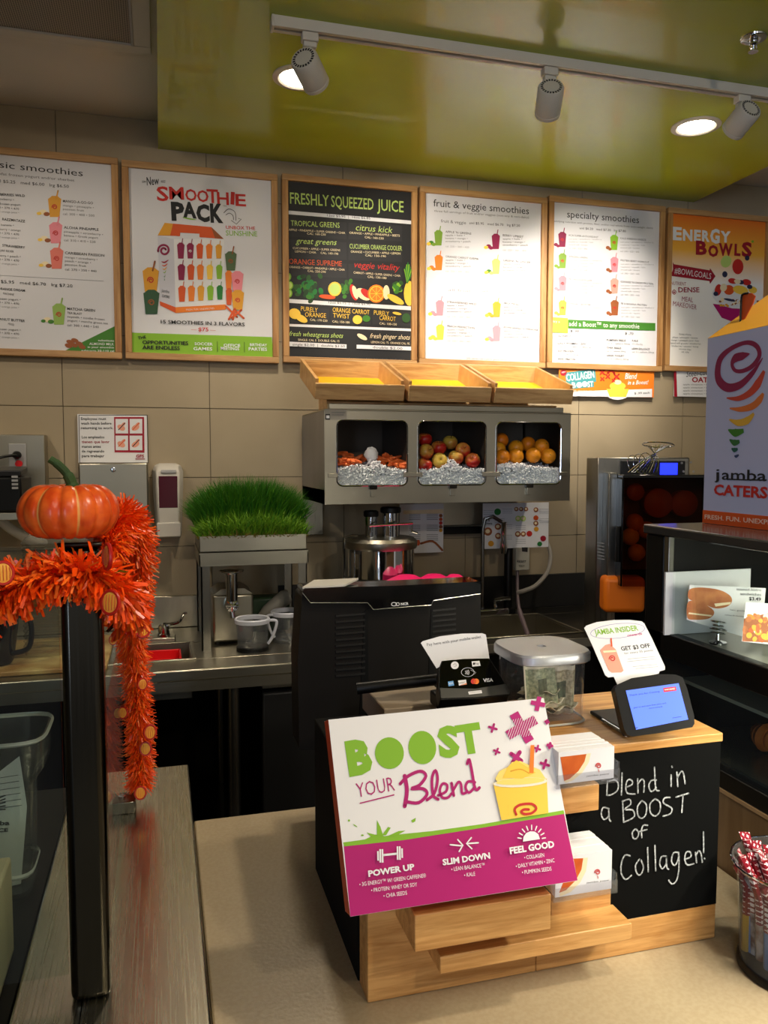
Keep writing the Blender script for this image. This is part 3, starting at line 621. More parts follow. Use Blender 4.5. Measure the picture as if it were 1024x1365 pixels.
for x, y, s_ in [(325, 810, 9), (362, 800, 14), (348, 828, 8), (325, 838, 7), (385, 828, 10), (372, 845, 6)]:
    p.stroke([(x-s_, y-s_), (x+s_, y+s_)], s_*.6, RED, 'picture', 0); p.stroke([(x+s_, y-s_), (x-s_, y+s_)], s_*.6, RED, 'picture', 0)
p.done(r)
a = hit(899, 490, 'Y', WY-.02); b = hit(1010, 531, 'Y', WY-.02)
r = root('oatmeal_sign', 'small white steel-cut oatmeal strip sign under the energy bowls poster', 'sign', ((a.x+b.x)/2, WY-.02, b.z))
MB().box((a.x, WY-.023, b.z), (b.x, WY-.020, a.z), PAPER).build('card', r, smooth=False)
p = Print((0, WY-.023, 0), (0, -1, 0), (880, 280, .2051))
p.poly([(90, 1022), (105, 1022), (112, 1215), (92, 1212)], DRED); p.text('Steel-cut', (170, 1085), (310, 1070), 38, INK, 0, shear=.3); p.text('OATMEAL', (207, 1118), (430, 1122), 34, DRED, .03)
for k in range(4): p.text('apple cinnamon \u2022 brown sugar', (150, 1138+k*20), (400, 1140+k*20), 11, GREY)
p.done(r)
# ================================================================ BACK BENCH (z = 0.90)
BZ = .90
def basin(name, label, x0, x1, y0, y1, dep, rim=.012):
    r = root(name, label, 'sink', ((x0+x1)/2, (y0+y1)/2, BZ-dep))
    z = BZ-dep; m = MB()
    m.box((x0, y0, z), (x1, y1, z+.003), STEEL)
    for a, b in [((x0, y0, z), (x0+.004, y1, BZ)), ((x1-.004, y0, z), (x1, y1, BZ)), ((x0, y0, z), (x1, y0+.004, BZ)), ((x0, y1-.004, z), (x1, y1, BZ))]: m.box(a, b, STEEL)
    m.build('bowl', r)
    m = MB()
    for a, b in [((x0-rim, y0-rim, BZ), (x1+rim, y0, BZ+.005)), ((x0-rim, y1, BZ), (x1+rim, y1+rim, BZ+.005)), ((x0-rim, y0, BZ), (x0, y1, BZ+.005)), ((x1, y0, BZ), (x1+rim, y1, BZ+.005))]: m.box(a, b, STEEL)
    m.build('rim', r, bevel=.002)
    MB().lathe([(.03, z+.003), (.028, z+.006), (.01, z+.004)], ((x0+x1)/2, (y0+y1)/2, 0), CHROME, 20).build('drain', r)
    return r
BY = 2.49
def slab_with_hole(m, X0, X1, Y0, Y1, hx0, hx1, hy0, hy1, z0, z1, mt):
    m.box((X0, Y0, z0), (X1, hy0, z1), mt); m.box((X0, hy1, z0), (X1, Y1, z1), mt)
    m.box((X0, hy0, z0), (hx0, hy1, z1), mt); m.box((hx1, hy0, z0), (X1, hy1, z1), mt)
r = root('steel_workbench', 'long stainless steel workbench with hand sink against the tiled wall, left of the terminal', 'workbench', (-.3, 2.8, 0))
m = MB(); slab_with_hole(m, -1.3, .44, BY, 3.13, -.13, .09, 2.62, 2.86, BZ-.035, BZ, STEEL)
m.build('worktop', r, bevel=.004)
MB().box((-1.3, BY, BZ-.068), (.44, BY+.004, BZ-.035), STEEL).build('apron', r)
struct(MB().box((-1.3, 3.132, BZ+.001), (.165, 3.147, 1.023), STEEL).build('trim_1', bevel=.002))
struct(MB().box((-1.6, 3.128, 0), (4.2, 3.1495, BZ-.08), BLACKM).build('under_bench_shade'))  # black sheet over the lower wall tiles, stands in for shade under the benches
for x, y in [(.21, 2.53), (-.75, 2.53), (.21, 3.08), (-.75, 3.08)]: MB().tube([(x, y, 0), (x, y, BZ-.035)], .019, STEELZ, 16).build('leg', r)
MB().box((-1.3, 2.6, .28), (.29, 3.12, .30), DARKST).build('undershelf', r, bevel=.003)
basin('hand_sink', 'small stainless hand sink set in the left workbench with a red tray inside', -.128, .088, 2.622, 2.858, .13)
m = MB(); m.box((-.13, 2.64, BZ-.045), (.055, 2.80, BZ-.035), mat('red_plastic', (.85, .08, .10), .3))
for a, b in [((-.13, 2.64), (.055, 2.646)), ((-.13, 2.794), (.055, 2.80)), ((-.13, 2.64), (-.124, 2.80)), ((.049, 2.64), (.055, 2.80))]: m.box((*a, BZ-.045), (*b, BZ-.004), MATS['red_plastic'])
tag(m.build('red_tray', bevel=.012, seg=3), 'bright red plastic tray lying in the small hand sink', 'tray')
# faucet of hand sink
r = root('lever_faucet', 'small chrome deck faucet with curved lever behind the hand sink', 'faucet', (-.01, 2.90, BZ))
MB().box((-.09, 2.875, BZ), (.04, 2.93, BZ+.02), STEEL).build('base', r, bevel=.004)
MB().lathe([(.022, BZ+.02), (.022, BZ+.03), (.019, BZ+.032), (.019, BZ+.058), (.012, BZ+.065)], (0, 2.90, 0), CHROME, 20).build('valve', r)
MB().tube([(0, 2.90, BZ+.062), (.03, 2.885, BZ+.066), (.055, 2.88, BZ+.075), (.068, 2.875, BZ+.100), (.080, 2.873, BZ+.104)], [.006]*9+[.005]*9+[.004]*9, CHROME, 8, 6).build('lever', r)
# left: yellowed cutting board, container stack, blender jar
r = MB().box((-.62, 2.55, BZ+.001), (-.17, 3.0, BZ+.016), mat('cutting_board', (.74, .66, .44), .5, kind='mottle', s=.9, rgb2=(.50, .33, .16))).build('cutting_board', bevel=.004)
tag(r, 'stained yellow cutting board flat on the left workbench', 'cutting board')
r = root('cup_lid_stack', 'tall ribbed stack of clear plastic containers standing on the cutting board', 'container stack', (-.36, 2.78, BZ+.017))
for k in range(22):
    z = BZ+.018+k*.0165
    mb = MB().lathe([(.066, z), (.070, z+.012), (.073, z+.014), (.073, z+.016), (.069, z+.016)], (-.36, 2.78, 0), clearmat('smoky_clear_plastic', (.93, .93, .92), (.70, .70, .67), .22, .25), 28, cap=False, pw=7)
    mb.build('container', r)
MB().lathe([(.074, 0), (.06, .016), (.03, .022), (0, .024)], (-.36, 2.78, BZ+.018+22*.0165), MATS['smoky_clear_plastic'], 28, cap=False, pw=5).build('lid', r)
r = root('steel_pitcher', 'dark blender pitcher with chrome rim at the left picture edge on the workbench', 'pitcher', (-.50, 2.66, BZ+.017))
MB().lathe([(.045, .018), (.052, .03), (.066, .13), (.070, .185)], (-.50, 2.66, BZ), BLACKG, 32).build('body', r)
MB().lathe([(.070, .185), (.078, .187), (.078, .200), (.066, .204), (.05, .22), (.0, .225)], (-.50, 2.66, BZ), CHROME, 32).build('lid', r)
MB().tube([(-.44, 2.64, BZ+.17), (-.395, 2.63, BZ+.15), (-.40, 2.63, BZ+.07), (-.45, 2.64, BZ+.05)], .008, BLACK, 8, 5).build('handle', r)
# ---------------- wall fixtures on the left
def wallbox(px0, py0, px1, py1, y): a = hit(px0, py0, 'Y', y); b = hit(px1, py1, 'Y', y); return a.x, b.x, b.z, a.z
r = root('paper_towel_dispenser', 'brushed steel paper towel dispenser on the wall behind the pumpkin', 'dispenser', (-.16, 3.15, 1.16))
MB().box((-.283, 3.04, 1.165), (-.045, 3.149, 1.532), STEEL).build('cabinet', r, bevel=.006)
MB().lathe([(.009, 0), (.009, .006), (.004, .007)], (-.165, 3.04, 1.508), CHROME, 16, axis=(0,-1,0)).build('lock', r)
MB().box((-.265, 3.05, 1.155), (-.063, 3.14, 1.165), INK).build('slot', r)
MB().box((-.283, 3.037, 1.30), (-.045, 3.04, 1.303), DARKST).build('seam', r)
x0, x1, z0, z1 = wallbox(103, 552, 197, 617, 3.14)
r = root('hand_washing_sign', 'white bilingual hand washing sign with red picture grid above the towel dispenser', 'sign', ((x0+x1)/2, 3.14, z0))
MB().box((x0, 3.138, z0), (x1, 3.149, z1), PAPER).build('plate', r, bevel=.001)
p = Print((0, 3.138, 0), (0, -1, 0), (0, 530, .2784))
for a, b in [((378, 84), (705, 84)), ((705, 84), (710, 312)), ((710, 312), (382, 312)), ((382, 312), (378, 84))]: p.stroke([a, b], 3, INK, 'border', 0)
for i, s in enumerate(['Employees must', 'wash hands before', 'returning to work.']): p.text(s, (388, 107+i*22), (388+len(s)*8.6, 107+i*22), 13, INK, .015)
for i, s in enumerate(['Los empleados', 'tienen que lavar', 'manos antes', 'de regresando', 'para trabajar']): p.text(s, (392, 195+i*22.5), (392+len(s)*8.3, 195+i*22.5), 13, DRED if i == 1 else INK, .015)
p.poly([(546, 93), (690, 93), (692, 264), (549, 262)], DRED); p.up()
for i in range(2):
    for j in range(2):
        x, y = 553+i*68, 102+j*80; p.poly([(x, y), (x+60, y), (x+61, y+70), (x+1, y+70)], PAPER); p.up()
        p.disc(x+28, y+42, 20, 13, mat('hand_ink', (.90, .62, .52), .6), rot=.5-i); p.disc(x+38, y+26, 12, 7, MATS['hand_ink'], rot=-.7); p.stroke([(x+15, y+52), (x+45, y+20)], 4, INK if i == j else DORG, 'picture', 0); p.layer -= 1
p.text('GFS', (652, 287), (690, 287), 15, DRED, .03); p.stroke([(650, 294), (692, 294)], 4, DRED, 'lettering', 0)
p.done(r)
r = root('soap_dispenser', 'white wall soap dispenser with dark red window right of the towel dispenser', 'dispenser', (.025, 3.15, 1.25))
m = MB(); c = Vector((.0255, 3.15, 0))
prof = [(1.252, .042, .05), (1.26, .046, .075), (1.33, .050, .085), (1.44, .055, .085), (1.50, .056, .075), (1.522, .048, .055), (1.53, .03, .03)]
vs = []; 
for z, hw, d in prof:
    for x, y in [(-1, 0), (-1, .55), (-.72, 1), (.72, 1), (1, .55), (1, 0)]: vs.append((c.x+x*hw, 3.149-y*d, z))
fs = [[j*6+i, j*6+i+1, (j+1)*6+i+1, (j+1)*6+i] for j in range(len(prof)-1) for i in range(5)]+[[0,1,2,3,4,5][::-1], [(len(prof)-1)*6+i for i in range(6)], ]
m.add(vs, fs, WHITEP); m.build('shell', r, bevel=.004)
MB().obox((-.008, 3.0635, 1.365), (.067, 0, 0), (0, .002, .001) if 0 else (0, .003, 0), (0, 0, .118), mat('soap_window', (.28, .05, .12), .15)).build('window', r, bevel=.001)
MB().obox((-.018, 3.062, 1.256), (.087, 0, 0), (0, .01, 0), (0, -.002, .055), WHITEP).build('push_bar', r, bevel=.004)
MB().obox((.001, 3.067, 1.494), (.055, 0, 0), (0, .004, 0), (0, .003, .012), GREYP).build('nameplate', r, bevel=.002)
# steel box with outlet, printer, arm at far left
r = root('power_box', 'stainless wall box holding a red-plugged power outlet, top left behind the printer', 'electrical box', (-.55, 3.0, 1.45))
MB().box((-.80, 3.06, 1.33), (-.395, 3.149, 1.632), STEEL).build('housing', r, bevel=.003)
MB().box((-.512, 3.05, 1.50), (-.455, 3.06, 1.60), GREYP).build('outlet_plate', r, bevel=.003)
MB().lathe([(.014, 0), (.014, .02), (.008, .03)], (-.483, 3.05, 1.56), BLACK, 14, axis=(0,-1,0)).build('plug', r)
MB().lathe([(.012, 0), (.012, .012)], (-.478, 3.05, 1.53), mat('red_plastic', (0,0,0)), 14, axis=(0,-1,0)).build('socket', r)
MB().tube([(-.483, 3.02, 1.56), (-.53, 2.98, 1.55), (-.56, 2.95, 1.52), (-.58, 2.92, 1.50)], .005, BLACK, 8, 5).build('cord', r)
r = root('receipt_printer', 'black receipt printer on a steel wall bracket at the left picture edge', 'printer', (-.55, 2.9, 1.36))
MB().box((-.68, 2.80, 1.375), (-.435, 3.02, 1.49), BLACK).build('body', r, bevel=.008)
MB().box((-.66, 2.796, 1.445), (-.50, 2.801, 1.457), PAPER).build('paper_slot', r)
MB().obox((-.68, 2.80, 1.49), (.245, 0, 0), (0, .14, .012), (0, -.004, .02), mat('charcoal_plastic', (.16, .16, .17), .4)).build('cover', r, bevel=.004)
for k in range(4): MB().box((-.462, 2.795, 1.45+k*.012), (-.444, 2.80, 1.457+k*.012), GREYP).build('button', r)
r = root('wall_bracket', 'steel bracket shelf with curved white arm under the receipt printer', 'bracket', (-.55, 3.0, 1.30))
MB().box((-.75, 2.79, 1.35), (-.40, 3.149, 1.374), STEEL).build('shelf', r, bevel=.002)
MB().tube([(-.52, 2.9, 1.348), (-.49, 2.93, 1.31), (-.44, 3.02, 1.26), (-.42, 3.14, 1.24)], .017, WHITEP, 12, 6).build('arm', r)
# ---------------- wheatgrass
def leg_table(name, label, x0, x1, y0, y1, z, cat):
    r = root(name, label, cat, ((x0+x1)/2, (y0+y1)/2, BZ))
    m = MB().box((x0, y0, z-.006), (x1, y1, z), STEEL).box((x0, y0, z-.045), (x1, y0+.004, z-.006), STEEL).box((x0, y1-.004, z-.045), (x1, y1, z-.006), STEEL).box((x0, y0, z-.045), (x0+.004, y1, z-.006), STEEL).box((x1-.004, y0, z-.045), (x1, y1, z-.006), STEEL)
    m.build('top', r)
    for x in (x0+.005, x1-.035):
        for y in (y0+.004, y1-.03): MB().box((x, y, BZ), (x+.03, y+.006, z-.04), STEELZ).box((x if x < (x0+x1)/2 else x+.026, y, BZ), (x+.005 if x < (x0+x1)/2 else x+.03, y+.026, z-.04), STEELZ).build('leg', r)
    return r
GX0, GX1, GY0, GY1 = .118, .488, 2.72, 3.08
leg_table('equipment_stand', 'low stainless stand on the workbench carrying the wheatgrass tray', GX0, GX1, GY0, GY1, 1.232, 'stand')
r = root('wheatgrass_tray', 'steel tray of bright green wheatgrass growing thick on top of the low stand', 'plant', ((GX0+GX1)/2, 2.9, 1.234))
m = MB().box((GX0+.002, GY0+.002, 1.234), (GX1-.006, GY1-.01, 1.238), STEEL)
for a, b in [((GX0+.002, GY0+.002), (GX1-.006, GY0+.005)), ((GX0+.002, GY1-.013), (GX1-.006, GY1-.01)), ((GX0+.002, GY0+.002), (GX0+.005, GY1-.01)), ((GX1-.009, GY0+.002), (GX1-.006, GY1-.01))]: m.box((*a, 1.234), (*b, 1.288), STEEL)
m.build('tray', r, bevel=.001)
MB().box((GX0+.006, GY0+.006, 1.238), (GX1-.010, GY1-.014, 1.282), mat('root_mat', (.42, .33, .18), .9, kind='speck', rgb2=(.25, .18, .08))).build('root_mat', r)
G1 = mat('grass_dark', (.20, .44, .12), .5, spec=.3); G2 = mat('grass_mid', (.28, .50, .10), .5, spec=.3); G3 = mat('grass_light', (.45, .62, .16), .5, spec=.3); G4 = mat('grass_straw', (.58, .48, .22), .6)
def blades(n, x0, x1, y0, y1, z, h0, h1, mats, name, lean=.25, wd=.0024):
    m = MB(); R = random.Random(len(name))
    for k in range(n):
        x = R.uniform(x0, x1); y = R.uniform(y0, y1)
        edge = 1-.45*abs((x-(x0+x1)/2)/((x1-x0)/2))**3
        h = R.uniform(h0, h1)*edge; a = R.gauss(0, lean)+ (x-(x0+x1)/2)*1.6; b = R.gauss(-.1, lean); t = R.uniform(0, math.pi)
        u = Vector((math.cos(t), math.sin(t), 0))*wd; d = Vector((a, b, 1)); d.normalize()
        d2 = Vector((a*2.2, b*2.2, .8)).normalized(); p0 = Vector((x, y, z)); p1 = p0+d*h*.55; p2 = p1+d2*h*.45
        m.add([p0-u, p0+u, p1+u*.8, p1-u*.8, p2], [(0, 1, 2, 3), (3, 2, 4)], R.choice(mats))
    o = m.build(name, r); o['kind'] = 'stuff'; return o
blades(4600, GX0+.012, GX1-.012, GY0+.10, GY1-.02, 1.278, .17, .225, [G1, G1, G2, G2], 'wheatgrass_blades', .17)
blades(4200, GX0+.006, GX1-.006, GY0+.012, GY0+.14, 1.278, .05, .115, [G2, G3, G3], 'young_blades', .45, .0020)
blades(2200, GX0+.004, GX1-.006, GY0+.006, GY0+.05, 1.276, .02, .045, [G4, G3, G4], 'straw_fringe', .9)
# wheatgrass juicer under the stand
r = root('auger_juicer', 'small steel auger juicer with chrome feed tube under the wheatgrass stand', 'juicer', (.23, 2.85, BZ))
MB().box((.165, 2.80, BZ+.008), (.305, 2.96, 1.075), STEEL).build('motor_housing', r, bevel=.008)
MB().prism([(.165, 2.80, 1.075), (.305, 2.80, 1.075), (.275, 2.80, 1.095), (.195, 2.80, 1.095)], (0, .16, 0), STEEL).build('crown', r, bevel=.004)
for x, y in [(.18, 2.815), (.29, 2.815), (.18, 2.94), (.29, 2.94)]: MB().lathe([(.009, BZ), (.009, BZ+.008)], (x, y, 0), BLACK, 12).build('foot', r)
cx, cy = .228, 2.765
MB().lathe([(.020, 1.06), (.020, 1.125), (.0205, 1.152), (.026, 1.157), (.044, 1.162), (.044, 1.164), (.024, 1.162), (.017, 1.15)], (cx, cy, 0), CHROME, 32, cap=False).build('feed_tube', r)
MB().lathe([(.026, -.045), (.026, .0), (.022, .012), (.012, .018), (.0, .019)], (cx, cy, 1.045), CHROME, 28, axis=(0,-1,0)).build('auger_barrel', r)
m = MB()
for k in range(8):
    a = 2*math.pi*k/8; m.tube([(cx, cy-.02, 1.045), (cx+.021*math.cos(a), cy-.014, 1.045+.021*math.sin(a))], .0028, CHROME, 6)
m.build('grid_nozzle', r)
MB().tube([(cx, cy, 1.02), (cx+.002, cy-.005, 1.0)], .009, CHROME, 12).build('spout', r)
def jug(x, y, rot, label, base):
    r = root('measuring_jug', label, 'jug', (x, y, BZ), 'clear jugs with white rims under the stand')
    c = (x, y, BZ)
    MB().lathe([(.046, .004), (.050, .01), (.055, .095), (.052, .095), (.047, .012), (.0, .010)], c, PLEX, 32, cap=False).build('wall', r)
    MB().lathe([(.0545, .092), (.059, .094), (.060, .106), (.056, .110), (.051, .108), (.052, .094)], c, mat('white_translucent_plastic', (.75, .76, .80), .35), 32, cap=False).build('rim', r)
    MB().lathe([(.054, 0), (.054, .012), (.046, .016), (0, .016)] , c, BLACK if base else PLEX, 32).build('base', r)
    d = Vector((math.cos(rot), math.sin(rot), 0)); o = Vector(c)
    MB().tube([o+d*.055+Vector((0,0,.10)), o+d*.082+Vector((0,0,.095)), o+d*.068+Vector((0,0,.045)), o+d*.052+Vector((0,0,.02))], .005, mat('white_translucent_plastic', (0,0,0)), 8, 5).build('handle', r)
jug(.290, 2.70, -.2, 'left measuring jug with white rim and dark base, before the auger juicer', True)
jug(.425, 2.80, 3.5, 'right clear measuring jug with white rim beside the stand leg', False)
r = root('food_tamper', 'grey cylindrical tamper lying diagonally behind the two jugs', 'tamper', (.41, 2.95, .95))
MB().tube([(.34, 2.92, .965), (.37, 2.93, .985), (.44, 2.95, 1.03), (.455, 2.952, 1.036)], [.012, .024, .030, .024], mat('grey_pvc', (.55, .53, .49), .55), 20).build('rod', r)
r = MB().box((.315, 2.965, BZ+.001), (.46, 3.05, 1.03), mat('dark_green_plastic', (.10, .20, .10), .5)).build('green_crate', bevel=.01)
tag(r, 'dark green plastic tub under the stand behind the grey tamper', 'tub')
# ---------------- fruit cabinet
CX0, CX1, CY0, CZ0, CZ1 = .542, 1.478, 2.70, 1.390, 1.712
r = root('refrigerated_fruit_cabinet', 'stainless wall cabinet with three windows showing carrots, apples and oranges on ice', 'cabinet', ((CX0+CX1)/2, 2.9, CZ0))
wins = [(.585, .839), (.879, 1.137), (1.178, 1.438)]; wz0, wz1 = 1.453, 1.680
def rrect(x0, x1, z0, z1, rr, y, n=5):
    P = []
    for cx, cz, a0 in [(x1-rr, z1-rr, 0), (x0+rr, z1-rr, 90), (x0+rr, z0+rr, 180), (x1-rr, z0+rr, 270)]:
        for i in range(n+1):
            a = math.radians(a0+90*i/n); P.append(Vector((cx+rr*math.cos(a), y, cz+rr*math.sin(a))))
    return P
def front(mb, X0, X1, Z0, Z1, holes, y0, y1, mt):
    """plate with rounded holes: one cell per hole"""
    xs = [X0]+[(holes[i][1]+holes[i+1][0])/2 for i in range(len(holes)-1)]+[X1]
    for i, (hx0, hx1) in enumerate(holes):
        outer = [Vector((xs[i+1], y0, Z1)), Vector((xs[i], y0, Z1)), Vector((xs[i], y0, Z0)), Vector((xs[i+1], y0, Z0))]
        inn = rrect(hx0, hx1, wz0, wz1, .022, y0); n = 6
        for q in range(4):
            seg = inn[q*n:(q+1)*n]
            for k in range(n-1): mb.add([outer[q], seg[k], seg[k+1]], [(0, 1, 2)], mt)
            nxt = inn[((q+1)*n) % 24]; mb.add([outer[q], seg[-1], nxt, outer[(q+1) % 4]], [(0, 1, 2, 3)], mt)
        mb.add(inn+[v+Vector((0, y1-y0, 0)) for v in inn], [[k, (k+1) % 24, 24+(k+1) % 24, 24+k] for k in range(24)], mt)
m = MB(); front(m, CX0, CX1, CZ0, CZ1, wins, CY0, CY0+.012, STEEL); m.build('front_panel', r, smooth=False)
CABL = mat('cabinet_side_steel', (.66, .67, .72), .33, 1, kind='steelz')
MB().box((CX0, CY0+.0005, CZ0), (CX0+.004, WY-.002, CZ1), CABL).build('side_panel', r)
MB().box((CX1-.004, CY0+.0005, CZ0), (CX1, WY-.002, CZ1), STEEL).build('side_panel', r)
MB().box((CX0, CY0, CZ1), (CX1, WY-.002, CZ1+.006), STEEL).box((CX0+.02, CY0+.02, CZ1+.006), (CX1-.02, CY0+.05, CZ1+.026), STEEL).build('top_panel', r, bevel=.002)
MB().box((CX0, CY0+.004, CZ0), (CX1, WY-.002, CZ0+.05), STEEL).build('bottom_panel', r)
INNER = mat('cabinet_liner', (.36, .32, .28), .45, .3)
MB().box((CX0+.01, WY-.06, CZ0+.05), (CX1-.01, WY-.05, CZ1-.004), INNER).build('back_liner', r)
for x in (.859, 1.158): MB().box((x-.004, CY0+.013, CZ0+.05), (x+.004, WY-.06, CZ1-.004), INNER).build('divider', r)
for a, b in wins:
    pts = rrect(a, b, wz0, wz1, .022, CY0-.001); P2 = pts+[pts[0]]
    MB().tube(P2, .0028, CHROME, 6).build('window_rim', r)
    MB().box((a+.01, CY0+.004, wz0+.002), (b-.01, CY0+.012, wz0+.062), clearmat('guard_glass', (.97, .98, .98), k=.03, rough=.03)).build('ice_guard', r)
    mx = (a+b)/2; MB().box((mx-.014, CY0-.014, wz0-.012), (mx+.014, CY0, wz0+.002), DARKST).box((mx-.009, CY0-.010, wz0-.038), (mx+.007, CY0-.002, wz0-.012), STEEL).build('latch', r, bevel=.001)
for x in (.859, 1.158): MB().box((x-.035, CY0-.006, wz0+.03), (x+.035, CY0, wz0+.046), STEEL).build('hinge_strap', r, bevel=.001)
for x in (CX0+.012, CX1-.045): MB().box((x, CY0-.004, wz0+.03), (x+.033, CY0, wz0+.044), STEEL).build('end_strap', r, bevel=.001)
p = Print((0, CY0, 0), (0, -1, 0), (390, 470, .381)); p.poly([(113, 197), (190, 199), (190, 235), (113, 235)], mat('metal_label', (.58, .56, .52), .5)); p.up(); p.poly([(115, 215), (131, 215), (131, 235), (115, 235)], INK); p.up(); p.poly([(118, 220), (129, 220), (129, 230), (118, 230)], PAPER); p.text('MACHINE CO', (137, 212), (183, 212), 6, INK) if 0 else p.stroke([(137, 210), (183, 210)], 2, GREY, 'picture', 0); p.stroke([(137, 218), (178, 218)], 2, GREY, 'picture', 0); p.done(r)
# crushed ice
ICE = mat('ice', (.97, .97, .98), .5, spec=.3)
def ice(a, b, humps, label, n=2600):
    m = MB(); R = random.Random(int(a*100))
    def hh(x): return wz0+.052+max([0]+[h*math.exp(-((x-c)/s)**2) for c, s, h in humps])
    m.box((a+.002, CY0+.024, CZ0+.052), (b-.002, CY0+.20, wz0+.035), ICE)
    for k in range(n):
        x = R.uniform(a+.004, b-.004); y = CY0+.014+(R.random()*.012 if k % 2 else R.random()**1.4*.15); z = R.uniform(wz0, hh(x)+ (y-CY0)*.12)
        if y > CY0+.04: z = hh(x)+(y-CY0)*.12-R.random()*.02
        s = R.uniform(.003, .0065); q = Matrix.Rotation(R.random()*6, 3, Vector((R.random(), R.random(), R.random()+.1)).normalized())
        m.obox((x, y, z), q @ Vector((s, 0, 0)), q @ Vector((0, s*1.2, 0)), q @ Vector((0, 0, s*.9)), ICE)
    o = m.build('crushed_ice', smooth=False); tag(o, label, 'ice'); o['kind'] = 'stuff'; return hh
W1, W2, W3 = wins
ice(W1[0]-.02, W1[1]+.015, [(.66, .05, .014), (.73, .03, .03)], 'crushed ice heaped under the carrots in the left cabinet window')
ice(W2[0]-.015, W2[1]+.015, [(1.01, .03, .035)], 'crushed ice heaped under the apples in the middle cabinet window')
ice(W3[0]-.015, W3[1]+.015, [(1.25, .1, .02)], 'crushed ice heaped under the oranges in the right cabinet window')
m = MB(); R = random.Random(2); c = hit(495, 606, 'Y', 2.75)
m.ball(c, .026, ICE, 18, 12, (.95, .8, 1.0))
for v in m.v: v += (v-c)*R.uniform(-.10, .10)
tag(m.build('ice_chunk'), 'rounded white ice chunk sitting among the carrots', 'ice chunk')
# fruit masters
APPLE = mat('apple_skin', (.84, .72, .30), .28, kind='apple', rgb2=(.72, .15, .12)); STEM = mat('fruit_stem', (.30, .20, .10), .8)
ORNG = mat('orange_skin', (.93, .50, .08), .38, kind='vary', rgb2=(.93, .66, .14)); CARR = mat('carrot_skin', (.92, .42, .18), .45, kind='vary', rgb2=(.96, .50, .26))
def apple(loc, label):
    r = root('apple', label, 'apple', loc, 'apples in the middle cabinet window'); c = Vector(loc); R_ = .0285
    prof = []
    for i in range(17):
        t = math.pi*i/16; rr = R_*math.sin(t)**.9*(1+.05*math.cos(t)); z = R_*.9*math.cos(t)
        if i < 3: z -= (3-i)**2*.0011
        if i > 13: z += (i-13)**2*.0007
        prof.append((max(rr, .0001), z))
    MB().lathe(prof[::-1], c, APPLE, 26, cap=False).build('skin', r)
    MB().tube([c+Vector((0, 0, R_*.55)), c+Vector((.002, 0, R_*.95))], .0012, STEM, 6).build('stem', r)
    MB().lathe([(.004, -.002), (.002, .0008)], c+Vector((0, 0, -R_*.72)), STEM, 8).build('calyx', r)
    return r
def face(o, rx, rz): o.rotation_euler = (rx, 0, rz)
A = []
for k, (x, y, dy, rx, rz, lb) in enumerate([(568, 602, 0, 1.2, .5, 'upper left yellow apple on ice in the middle cabinet window'), (585, 597, .02, .3, 0, 'red apple at the top left of the apple heap'), (566, 620, -.01, .4, .6, 'lower left apple half hidden by the window edge'),
        (586, 614, -.012, 1.35, -.1, 'yellow apple showing its stem end, centre left of the apple heap'), (617, 600, .01, 1.1, .1, 'yellow apple at the top right of the apple heap'), (608, 610, -.01, .3, .8, 'red apple in the centre of the apple heap'), (630, 614, -.012, 1.0, -.4, 'rightmost apple resting low on the ice'), (566, 586, .08, .2, 0, 'shadowed dark apple at the back left of the middle window'), (600, 590, .10, .4, 0, 'dim apple at the very back of the middle window')]):
    loc = hit(x, y, 'Y', 2.755+dy)
    if k == 0: ap = apple(loc, lb); o = ap
    else: o = dup(ap, loc, None, lb)
    o.rotation_euler = (rx, 0, rz)
def orange(loc, label):
    r = root('orange', label, 'orange', loc, 'oranges in the right cabinet window'); c = Vector(loc)
    MB().ball(c, .029, ORNG, 26, 16).build('peel', r)
    MB().lathe([(.0035, -.001), (.002, .001)], c+Vector((0, 0, .0285)), mat('orange_button', (.35, .42, .15), .7), 8).build('button', r)
    return r
for k, (x, y, dy, rx, rz, lb) in enumerate([(670, 609, -.008, .6, .6, 'green-tinged orange at the lower left of the orange heap'), (688, 608, -.01, .2, 0, 'large orange low on the ice, second from the left'), (711, 607, -.012, -.5, 0, 'yellow-orange fruit in the middle of the front row'), (731, 608, -.01, 1.4, -.2, 'rightmost orange with its button facing out'),
        (664, 599, .03, .4, 0, 'yellow orange behind the green-tinged one at the left'), (688, 597, .035, .7, 0, 'orange in the second row behind the large one'), (722, 595, .03, 1.2, .3, 'speckled orange at the top right of the heap'), (668, 587, .11, .2, 0, 'dim orange in the far left back of the right window'), (704, 592, .10, .2, 0, 'dim orange in the centre back of the right window')]):
    loc = hit(x, y, 'Y', 2.757+dy)
    if k == 0: og = orange(loc, lb); o = og
    else: o = dup(og, loc, None, lb)
    o.rotation_euler = (rx, 0, rz)
cr = MB().tube([(-.022, 0, 0), (-.019, 0, 0), (-.008, 0, 0), (.010, 0, 0), (.021, 0, 0), (.024, 0, 0)], [.002, .0055, .0068, .0062, .0045, .0015], CARR, 8).build('baby_carrot', loc=(0, 0, 0))
tag(cr, 'small peeled orange carrot in the heap on ice in the left cabinet window', 'carrot', 'baby carrots in the left cabinet window')
R = random.Random(11)
for k in range(76):
    o = cr if k == 0 else dup(cr, (0, 0, 0))
    x = R.uniform(W1[0]+.0, W1[1]-.0)
    if k < 40 and abs(x-.72) < .035: x += .07*(1 if x > .72 else -1)
    lay = k//19; y = CY0+.028+lay*.028+R.random()*.012; z = wz0+.063+R.random()*.018+lay*.009+(.01 if x < .66 else 0)
    o.location = (x, y, z); o.rotation_euler = (R.gauss(0, .2), R.gauss(0, .25), R.uniform(-1.2, 1.2))
